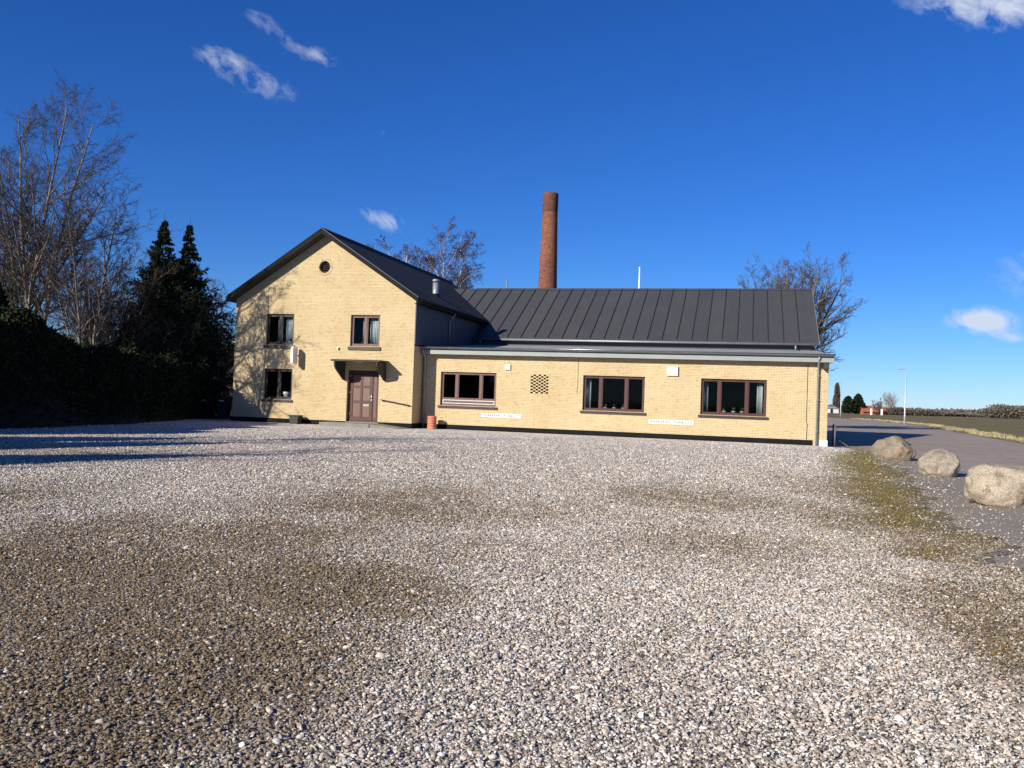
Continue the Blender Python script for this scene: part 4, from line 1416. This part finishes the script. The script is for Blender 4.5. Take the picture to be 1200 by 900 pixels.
bare_tree('oak_tree', (22.6, 72), 12.8, 66, 'wide bare oak reaching out past the end of the seam roof', 'bark_grey', 'oak_twig', stems=11, spread=.46, l1=13, first=.12, trunk_r=.30, fine=.0085, ang1=.85, ratio1=.44, fork=2.6, shape1=.5, n2=8, n3=6, n4=4)


def spruce(loc, H, seed, label):
    rng = np.random.default_rng(seed)
    t = thing('spruce_tree', label, 'tree', (loc[0], loc[1], 0), 0, None)
    K = 6
    z = np.linspace(-.1, H, K)
    P = np.zeros((1, K, 3)); P[0, :, 2] = z; P[0, 1:-1, :2] = rng.normal(0, .03, (K - 2, 2))
    R = (.16 * (1 - z / H) + .012)[None, :]
    v, f = tubes(P, R, 8)
    link('trunk', np_mesh('trunk', v, f, True), M['bark_grey'], t)
    # whorls of boughs
    hs = []
    h = .5
    while h < H - .12:
        hs += [h + rng.normal(0, .05) for _ in range(13 if h < H - 2.2 else 6)]
        h += .22 + .08 * rng.random()
    hs = np.array(hs); N = len(hs)
    az = rng.random(N) * 2 * pi
    L = (.03 + (H - hs) * .26 + .052 * (H - hs) ** 2) * rng.uniform(.55, 1.15, N); L = np.minimum(L, 3.1 * rng.uniform(.85, 1.1, N))
    KB = 7
    BP = np.zeros((N, KB, 3)); BP[:, 0, 2] = hs
    d = np.stack([np.cos(az), np.sin(az), np.full(N, .38)], 1)
    for k in range(1, KB):
        d[:, 2] += np.where(k < 4, -.17, .10) + rng.normal(0, .03, N)
        d[:, :2] += rng.normal(0, .05, (N, 2))
        dn = d / np.linalg.norm(d, axis=1, keepdims=True)
        BP[:, k] = BP[:, k - 1] + dn * (L / (KB - 1))[:, None]
    BR = .018 * np.linspace(1, .3, KB)[None, :] * np.ones((N, 1))
    v1, f1 = tubes(BP, BR, 3)
    # side shoots covered in needles
    SP, SR = sprout(BP, BR, 18, .10, 1., .85, .42, 4, rng, .1, -.02, .05, .004, .5, .10, .62)
    NP, NR = sprout(SP, SR, 15, .02, 1.0, .75, 1., 2, rng, .1, .02, 0., .011, 1., .05, .0, length=.11)
    # needles are flat slivers
    a, b = NP[:, 0], NP[:, 1]
    dd = b - a
    s = np.cross(dd, rng.normal(size=dd.shape)); s /= np.linalg.norm(s, axis=1, keepdims=True) + 1e-9; s *= .024
    V2 = np.stack([a - s, a + s, b], 1).reshape(-1, 3)
    F2 = np.arange(len(V2)).reshape(-1, 3)
    v3, f3 = tubes(SP, np.maximum(SR, .008), 3)
    cr = link('crown', np_mesh('crown', V2, F2), M['needle'], t)
    link('boughs', np_mesh('boughs', np.concatenate([v1, v3]), np.concatenate([f1, f3 + len(v1)]), True), M['bark_grey'], t)
    MB().tube([(0, 0, H - .02), (.01, 0, H + .5)], [.014, .006], 5).build('leader_shoot', M['twig_brown'], t)
    return t


spruce((-18.1, 45.2), 10.1, 5, 'dark spruce standing nearer the bare trees')
spruce((-17.0, 45.8), 9.9, 6, 'dark spruce with a thin leading shoot nearer the house')


def leaf_cloud(P, Nrm, size, rng):
    n = len(P)
    t = rng.normal(size=(n, 3)) + Nrm * .6
    t[:, 2] += .3
    t /= np.linalg.norm(t, axis=1, keepdims=True)
    s = np.cross(t, rng.normal(size=(n, 3))); s /= np.linalg.norm(s, axis=1, keepdims=True) + 1e-9
    l = size * rng.uniform(.6, 1.5, n)[:, None]; w = l * .32
    V = np.stack([P, P + t * l * .5 - s * w, P + t * l, P + t * l * .5 + s * w], 1).reshape(-1, 3)
    return V, np.arange(4 * n).reshape(-1, 4)


def hedge():
    rng = np.random.default_rng(77)
    t = thing('evergreen_hedge', 'long tall dark evergreen hedge along the side of the gravel yard', 'hedge', (-16.9, 34, 0))
    ys = np.linspace(-10.2, 11.2, 70)

    def cx(y): return .35 * np.sin((y + 3) * .33) + .2 * np.sin(y * 1.3) + .25 + np.interp(y, [-10, 6, 11], [-.35, .2, .65])
    def top(y): return 2.75 + .80 * np.clip((-y - 0) / 4, 0, 1) + .22 * np.sin(y * 1.1) + .14 * np.sin(y * 2.7 + 1) + .1 * np.sin(y * 5.3)
    # added solid core that stops light passing through the hedge
    vs, fs, n = [], [], 14
    for y in ys:
        for k in range(n):
            a = pi * k / (n - 1)
            vs.append((cx(y) + (1.0 * np.sign(cos(a)) * abs(cos(a)) ** .5), y, -.1 + (top(y) - .2) * sin(a) ** .55))
    for j in range(len(ys) - 1):
        for k in range(n - 1):
            fs.append((j * n + k, j * n + k + 1, (j + 1) * n + k + 1, (j + 1) * n + k))
    fs.append(tuple(range(n))); fs.append(tuple((len(ys) - 1) * n + k for k in range(n))[::-1])
    MB().add(vs, fs, True).build('light_block_core', M['hedge_core'], t)
    N = 95000
    y = rng.uniform(-10.5, 11.5, N)
    a = pi * rng.random(N)
    bul = 1 + .16 * (fbm(y * 1.7 + 30, a * 3) - .5) * 2 + rng.normal(0, .05, N)
    x = cx(y) + 1.12 * np.sign(np.cos(a)) * np.abs(np.cos(a)) ** .5 * bul
    z = (top(y) * np.sin(a) ** .55) * (.97 + .10 * (bul - 1)) + rng.normal(0, .06, N) * (a > .5) + np.where(rng.random(N) < .012, rng.random(N) * .45, 0) * (np.sin(a) > .8)
    P = np.stack([x, y, np.maximum(z, .02)], 1)
    Nn = np.stack([np.cos(a), np.zeros(N), np.sin(a)], 1)
    V, F = leaf_cloud(P, Nn, .12, rng)
    link('foliage', np_mesh('foliage', V, F), M['hedge_leaf'], t)
    return t


hedge()


def column_conifer(loc, H, W, seed, label):
    rng = np.random.default_rng(seed)
    t = thing('column_conifer', label, 'conifer', (loc[0], loc[1], 0))
    MB().tube([(0, 0, -.1), (.03, 0, H * .5), (0, .02, H * .95)], [.14, .09, .02], 8).build('trunk', M['bark_grey'], t)
    N = 22000
    z = H * rng.random(N) ** .9
    q = z / H
    r = W * np.minimum(1, .55 + 2.2 * q) * (1 - q) ** .6 * (.75 + .3 * rng.random(N))
    a = rng.random(N) * 2 * pi
    r = r * (1 + .22 * np.sin(a * 5 + z * 2.2) * np.sin(z * 3.1))
    P = np.stack([np.cos(a) * r, np.sin(a) * r, z], 1)
    V, F = leaf_cloud(P, np.stack([np.cos(a), np.sin(a), np.full(N, .6)], 1), .15, rng)
    link('crown', np_mesh('crown', V, F), M['hedge_leaf'], t)


column_conifer((-18.6, 31.0), 5.3, 1.5, 91, 'dark column shaped conifer rising from the near end of the hedge')
column_conifer((-18.9, 43.6), 4.6, 1.3, 92, 'lower dark conifer beneath the twiggy shrubs')
column_conifer((-17.6, 9.6), 6.4, 2.1, 93, 'dark conifer outside the picture beside the yard')
column_conifer((-19.6, 13.4), 7.0, 2.0, 94, 'taller dark conifer outside the picture beside the yard')
column_conifer((-17.4, 19.0), 4.6, 1.9, 95, 'broad low conifer outside the picture before the hedge')

# ------------------------------------------------------------------ shed and bins behind the hedge
SH = thing('board_shed', 'dark grey board shed with a blue band beside the gabled house', 'shed', B(-13.0, 8, 0), -TH)
for k in range(26):
    u = -4.4 + k * .30
    r = random.Random(k)
    box('board', M['shed_board'], SH, u, -.02 - r.random() * .012, -.1, u + .292, .02, 4.1)
box('band', M['shed_blue'], SH, -4.5, -.06, 3.08, 3.45, -.034, 3.36)
box('shed_wall', M['shed_board'], SH, -4.42, .021, -.1, 3.38, 5, 4.05)
MB().hexa([(-4.7, -.3, 4.12), (3.6, -.3, 4.12), (3.6, 5.2, 4.5), (-4.7, 5.2, 4.5), (-4.7, -.3, 4.26), (3.6, -.3, 4.26), (3.6, 5.2, 4.64), (-4.7, 5.2, 4.64)]).build('roof', M['wing_felt'], SH)
box('roof_edge', M['zinc_dull'], SH, -4.72, -.33, 4.16, 3.62, -.302, 4.29)


def wheelie_bin(loc, rz, label):
    t = thing('wheelie_bin', label, 'bin', loc, rz, 'bins beside the house')
    MB().hexa([(-.22, -.26, .06), (.22, -.26, .06), (.22, .22, .06), (-.22, .22, .06), (-.29, -.36, .98), (.29, -.36, .98), (.29, .33, .98), (-.29, .33, .98)]).build('bin_body', M['black_plastic'], t, .02)
    MB().hexa([(-.31, -.39, .985), (.31, -.39, .985), (.31, .36, .985), (-.31, .36, .985), (-.29, -.37, 1.03), (.29, -.37, 1.03), (.29, .34, 1.08), (-.29, .34, 1.08)]).build('lid', M['black_plastic'], t, .012)
    box('front_label', M['off_white'], t, -.12, -.385, .90, .12, -.362, .96)
    for s in (-1, 1):
        m = MB().tube([(s * .24, .24, .1), (s * .30, .24, .1)], .1, 16); m.build('wheel', M['black_plastic'], t)
    MB().tube([(-.24, .39, 1.0), (.24, .39, 1.0)], .016, 8).build('handle', M['black_plastic'], t)


p = B(-10.3, .9); wheelie_bin((p[0], p[1], 0), -TH + .2, 'black wheelie bin with a pale label beside the gable corner')
p = B(-11.15, .8); wheelie_bin((p[0], p[1], 0), -TH - .1, 'black wheelie bin tucked against the end of the hedge')


# ------------------------------------------------------------------ boulders
def boulder(loc, dims, rz, seed, mat, label, cuts):
    from mathutils import noise
    bm = bmesh.new()
    bmesh.ops.create_icosphere(bm, subdivisions=5, radius=1.)
    for v in bm.verts:
        p = v.co.copy()
        n = noise.fractal(p * .9 + Vector((seed * 7.1, 0, 0)), 1.0, 2.0, 3)
        n2 = noise.fractal(p * 3.2 + Vector((0, seed * 3.3, 0)), .9, 2.0, 5)
        n3 = noise.ridged_multi_fractal(p * 1.7 + Vector((0, 0, seed * 5.7)), 1.0, 2.1, 4, 1.0, 2.0)
        q = p * (1 + .17 * n + .055 * n2 - .035 * n3)
        for (cn, cd) in cuts:                      # flats where the stone has split
            c = Vector(cn).normalized()
            e = q.dot(c) - cd
            if e > 0: q -= c * e * .82
        if q.z < -.55: q.z = -.55 + (q.z + .55) * .35
        v.co = q
    co = np.array([v.co for v in bm.verts])
    lo, hi = co.min(0), co.max(0)
    for v in bm.verts:
        v.co = Vector([((v.co[i] - (lo[i] + hi[i]) / 2) / (hi[i] - lo[i])) * dims[i] for i in range(3)])
        v.co.z += dims[2] / 2 - .07
    me = bpy.data.meshes.new('boulder'); bm.to_mesh(me); bm.free()
    me.polygons.foreach_set('use_smooth', np.ones(len(me.polygons), dtype=bool))
    o = link('boulder', me, M[mat])
    o.location = loc; o.rotation_euler = (0, 0, rz)
    set_props(o, label, 'boulder', 'boulders along the asphalt edge')


boulder((12.47, 28.8, -.036), (1.38, 1.05, .86), radians(-12), 1, 'boulder_greenish', 'greenish grey boulder with a sloping back, nearest the building', [((.7, -.2, .75), .86), ((-.3, -.9, .35), .80)])
boulder((10.78, 22.25, -.036), (.98, .92, .76), radians(8), 2, 'boulder_beige', 'smallest roundish beige boulder between the other two', [((.95, -.2, .15), .80), ((-.2, -.9, .3), .85)])
boulder((8.72, 15.55, -.036), (1.36, 1.0, .80), radians(-10), 4, 'boulder_pink', 'large pinkish granite boulder, farthest from the building', [((.1, -.2, 1), .84), ((.5, -.8, .1), .86)])

# ------------------------------------------------------------------ rail at the far corner
plain('rail_grey', (.11, .115, .115), .6, .3, .15, 4)
rl = thing('corner_rail', 'grey steel post and rail beside the end wall of the wing', 'railing', B(18.38, 1.5, -.036), -TH)
MB().tube([(0, 0, 0), (0, 0, .93)], .035, 10).build('post', M['rail_grey'], rl)
MB().tube([(0, 0, .92), (.0, .9, .92)], .03, 10).build('top_rail', M['rail_grey'], rl)
MB().tube([(0, .9, 0), (0, .9, .92)], .035, 10).build('post', M['rail_grey'], rl)
MB().tube([(.03, 1.3, .42), (.55, -.1, .03)], .02, 8).build('brace', M['rail_grey'], rl)

# ------------------------------------------------------------------ street lamps
def street_lamp(loc, H, rz, label):
    t = thing('street_lamp', label, 'street lamp', loc, rz)
    MB().tube([(0, 0, -.1), (0, 0, 1.2), (0, 0, H)], [.105, .10, .065], 12).build('pole', M['lamp_grey'], t)
    MB().tube([(0, 0, H - .05), (-.05, 0, H + .08), (-.35, 0, H + .12)], .05, 8).build('arm', M['lamp_grey'], t)
    MB().hexa([(-1.05, -.16, H + .03), (-.3, -.13, H + .03), (-.3, .13, H + .03), (-1.05, .16, H + .03),
               (-.95, -.10, H + .17), (-.3, -.1, H + .21), (-.3, .1, H + .21), (-.95, .10, H + .17)]).build('lamp_head', M['lamp_grey'], t, .03)
    box('lamp_glass', M['off_white'], t, -.95, -.11, H + .0, -.45, .11, H + .028)
    box('access_door', M['zinc_dull'], t, -.05, -.112, .5, .05, -.08, .9)


street_lamp((48.85, 109.72, -.05), 6.75, radians(8), 'street lamp with a flat head on the dry grass verge')
street_lamp((76.0, 204, -.16), 7.9, radians(10), 'farther street lamp beside the bare poplar')

# ------------------------------------------------------------------ far side of the field
def far_house():
    t = thing('orange_roofed_house', 'low farmhouse with an orange tiled roof across the field', 'house', (153.6, 384, -.2), radians(14))
    box('wall', M['tile_orange'], t, -3, -3, 0, 3, 3, 1.3)
    MB().prism([(-3.5, 1.1), (3.5, 1.1), (0, 3.7)], 'x', -3.3, 3.3).build('roof', M['tile_orange'], t)
    box('chimney_stack', M['tile_orange'], t, -.3, -.3, 3.2, .3, .3, 4.2)
    for x in (-2.4, -.4, 1.5):
        box('window', M['dark_brown'], t, x, -3.06, .5, x + 1, -3.005, 1.3)
    t = thing('orange_roofed_barn', 'second orange roof behind the grey bare trees across the field', 'house', (164.5, 396, -.2), radians(14))
    box('wall', M['tile_orange'], t, -2.6, -3, 0, 2.6, 3, 1.2)
    MB().prism([(-3.4, 1.1), (3.4, 1.1), (0, 3.3)], 'x', -2.8, 2.8).build('roof', M['tile_orange'], t)
    box('window', M['dark_brown'], t, -1, -3.06, .4, 0, -3.005, 1.2)
    t = thing('white_farm_building', 'long low white farm building behind the far street lamp', 'building', (136, 384, -.2), radians(14))
    box('wall', M['white_paint'], t, -7, -3, 0, 5, 3, 2.1)
    MB().prism([(-3.3, 2.05), (3.3, 2.05), (0, 3.0)], 'x', -7.2, 5.2).build('roof', M['wing_felt'], t)
    box('door', M['dark_brown'], t, 1, -3.05, 0, 2.2, -3.005, 1.9)


far_house()
for k, (x, y) in enumerate(((137.6, 338), (145.0, 346))):
    t = thing('gate_pillar', ('white gate pillar nearer the dark conifers', 'white gate pillar nearer the pale bare tree')[k], 'pillar', (x, y, -.2), 0, 'white gate pillars across the field')
    box('pillar_shaft', M['white_paint'], t, -.3, -.3, 0, .3, .3, 2.2)
    MB().hexa([(-.36, -.36, 2.2), (.36, -.36, 2.2), (.36, .36, 2.2), (-.36, .36, 2.2), (-.1, -.1, 2.5), (.1, -.1, 2.5), (.1, .1, 2.5), (-.1, .1, 2.5)]).build('pillar_cap', M['white_paint'], t)


def far_conifer(loc, H, W, seed, label, mat='far_green', name='far_conifer'):
    rng = np.random.default_rng(seed)
    t = thing(name, label, 'tree', (loc[0], loc[1], -.2))
    MB().tube([(0, 0, 0), (0, 0, H * .8)], [.3, .1], 6).build('trunk', M['bark_grey'], t)
    N = 2600
    z = H * (.06 + .94 * rng.random(N)); q = z / H
    r = W * np.clip(np.minimum(.45 + 2.4 * q, 1.25 * (1 - q) ** .55), .05, 1) * (.5 + .5 * rng.random(N) ** .5)
    a = rng.random(N) * 2 * pi
    r *= 1 + .22 * np.sin(a * 3 + z)
    V, F = leaf_cloud(np.stack([np.cos(a) * r, np.sin(a) * r, z], 1), np.stack([np.cos(a), np.sin(a), np.full(N, .3)], 1), .7, rng)
    link('crown', np_mesh('crown', V, F), M[mat], t)


far_conifer((145.5, 382), 7.2, 2.6, 1, 'dark conifer nearer the far lamp, left of its taller neighbour'.replace(', left of its taller neighbour', ' and lower than its neighbour'))
far_conifer((150.6, 384), 8.3, 2.7, 2, 'taller dark conifer beside the orange roofed house')
far_conifer((147.2, 400), 13.2, 1.25, 3, 'narrow bare poplar behind the farther street lamp', 'oak_twig', 'poplar_tree')
bare_tree('bare_tree', (179.6, 420), 9.8, 72, 'round pale bare tree by the far gate pillar', 'pale_twig', 'pale_twig', stems=5, spread=.5, l1=12, first=.15, trunk_r=.22, fine=.03, ang1=.8, ratio1=.5, levels=3, fork=1.6, shape1=.4)
bare_tree('bare_tree', (160.5, 388), 6.6, 73, 'small bare tree in front of the orange roofs', 'bark_grey', 'oak_twig', stems=3, spread=.4, l1=12, first=.1, dens=.9, trunk_r=.2, fine=.04, ang1=.9, ratio1=.6, levels=3, n2=10)


def far_wood(name, pts, label, mat, n, seed, size):
    """A mass of far trees: pts = list of (x, y, height, depth)."""
    rng = np.random.default_rng(seed)
    pts = np.array(pts, float)
    s = rng.random(n) * (len(pts) - 1)
    i = np.minimum(s.astype(int), len(pts) - 2); f = (s - i)[:, None]
    q = pts[i] * (1 - f) + pts[i + 1] * f
    lump = .62 + .38 * np.abs(np.sin(s * 2.9 + 1)) * (.6 + .8 * fbm(s * 2.3 + seed, s * .7))
    z = q[:, 2] * lump * rng.random(n) ** .7
    x = q[:, 0] + rng.normal(0, 1, n); y = q[:, 1] + rng.random(n) * q[:, 3]
    V, F = leaf_cloud(np.stack([x, y, z - .2], 1), np.tile([0, 0, 1.], (n, 1)), size, rng)
    set_props(link(name, np_mesh(name, V, F), M[mat]), label, 'wood', kind='stuff')


far_wood('far_hedgerow', [(178, 420, 2.8, 8), (205, 440, 2.2, 10), (232, 470, 2.3, 10), (262, 500, 1.8, 10), (292, 530, 1.8, 12)], 'brown line of bare trees along the far edge of the field', 'far_wood', 9000, 4, 1.1)
far_wood('far_woodland', [(-60, 900, 6, 30), (200, 880, 5, 30), (420, 860, 4, 30), (640, 840, 5, 30), (900, 800, 6, 30)], 'faint dark line of woodland on the horizon', 'far_wood', 16000, 5, 3.0)
far_wood('far_copse', [(232, 425, 3.4, 14), (237, 424, 6.2, 16), (245, 424, 6.4, 18), (254, 424, 6.2, 18), (264, 424, 4.8, 16), (275, 424, 3.4, 14)], 'dense brown copse standing out at the far end of the field', 'far_wood', 9000, 6, .9)
far_wood('far_thicket', [(166, 404, 2.2, 8), (176, 404, 3.6, 8), (188, 406, 2.4, 8), (200, 412, 2.6, 8)], 'low olive brown thicket beside the pale bare tree', 'oak_twig', 2600, 9, .7)
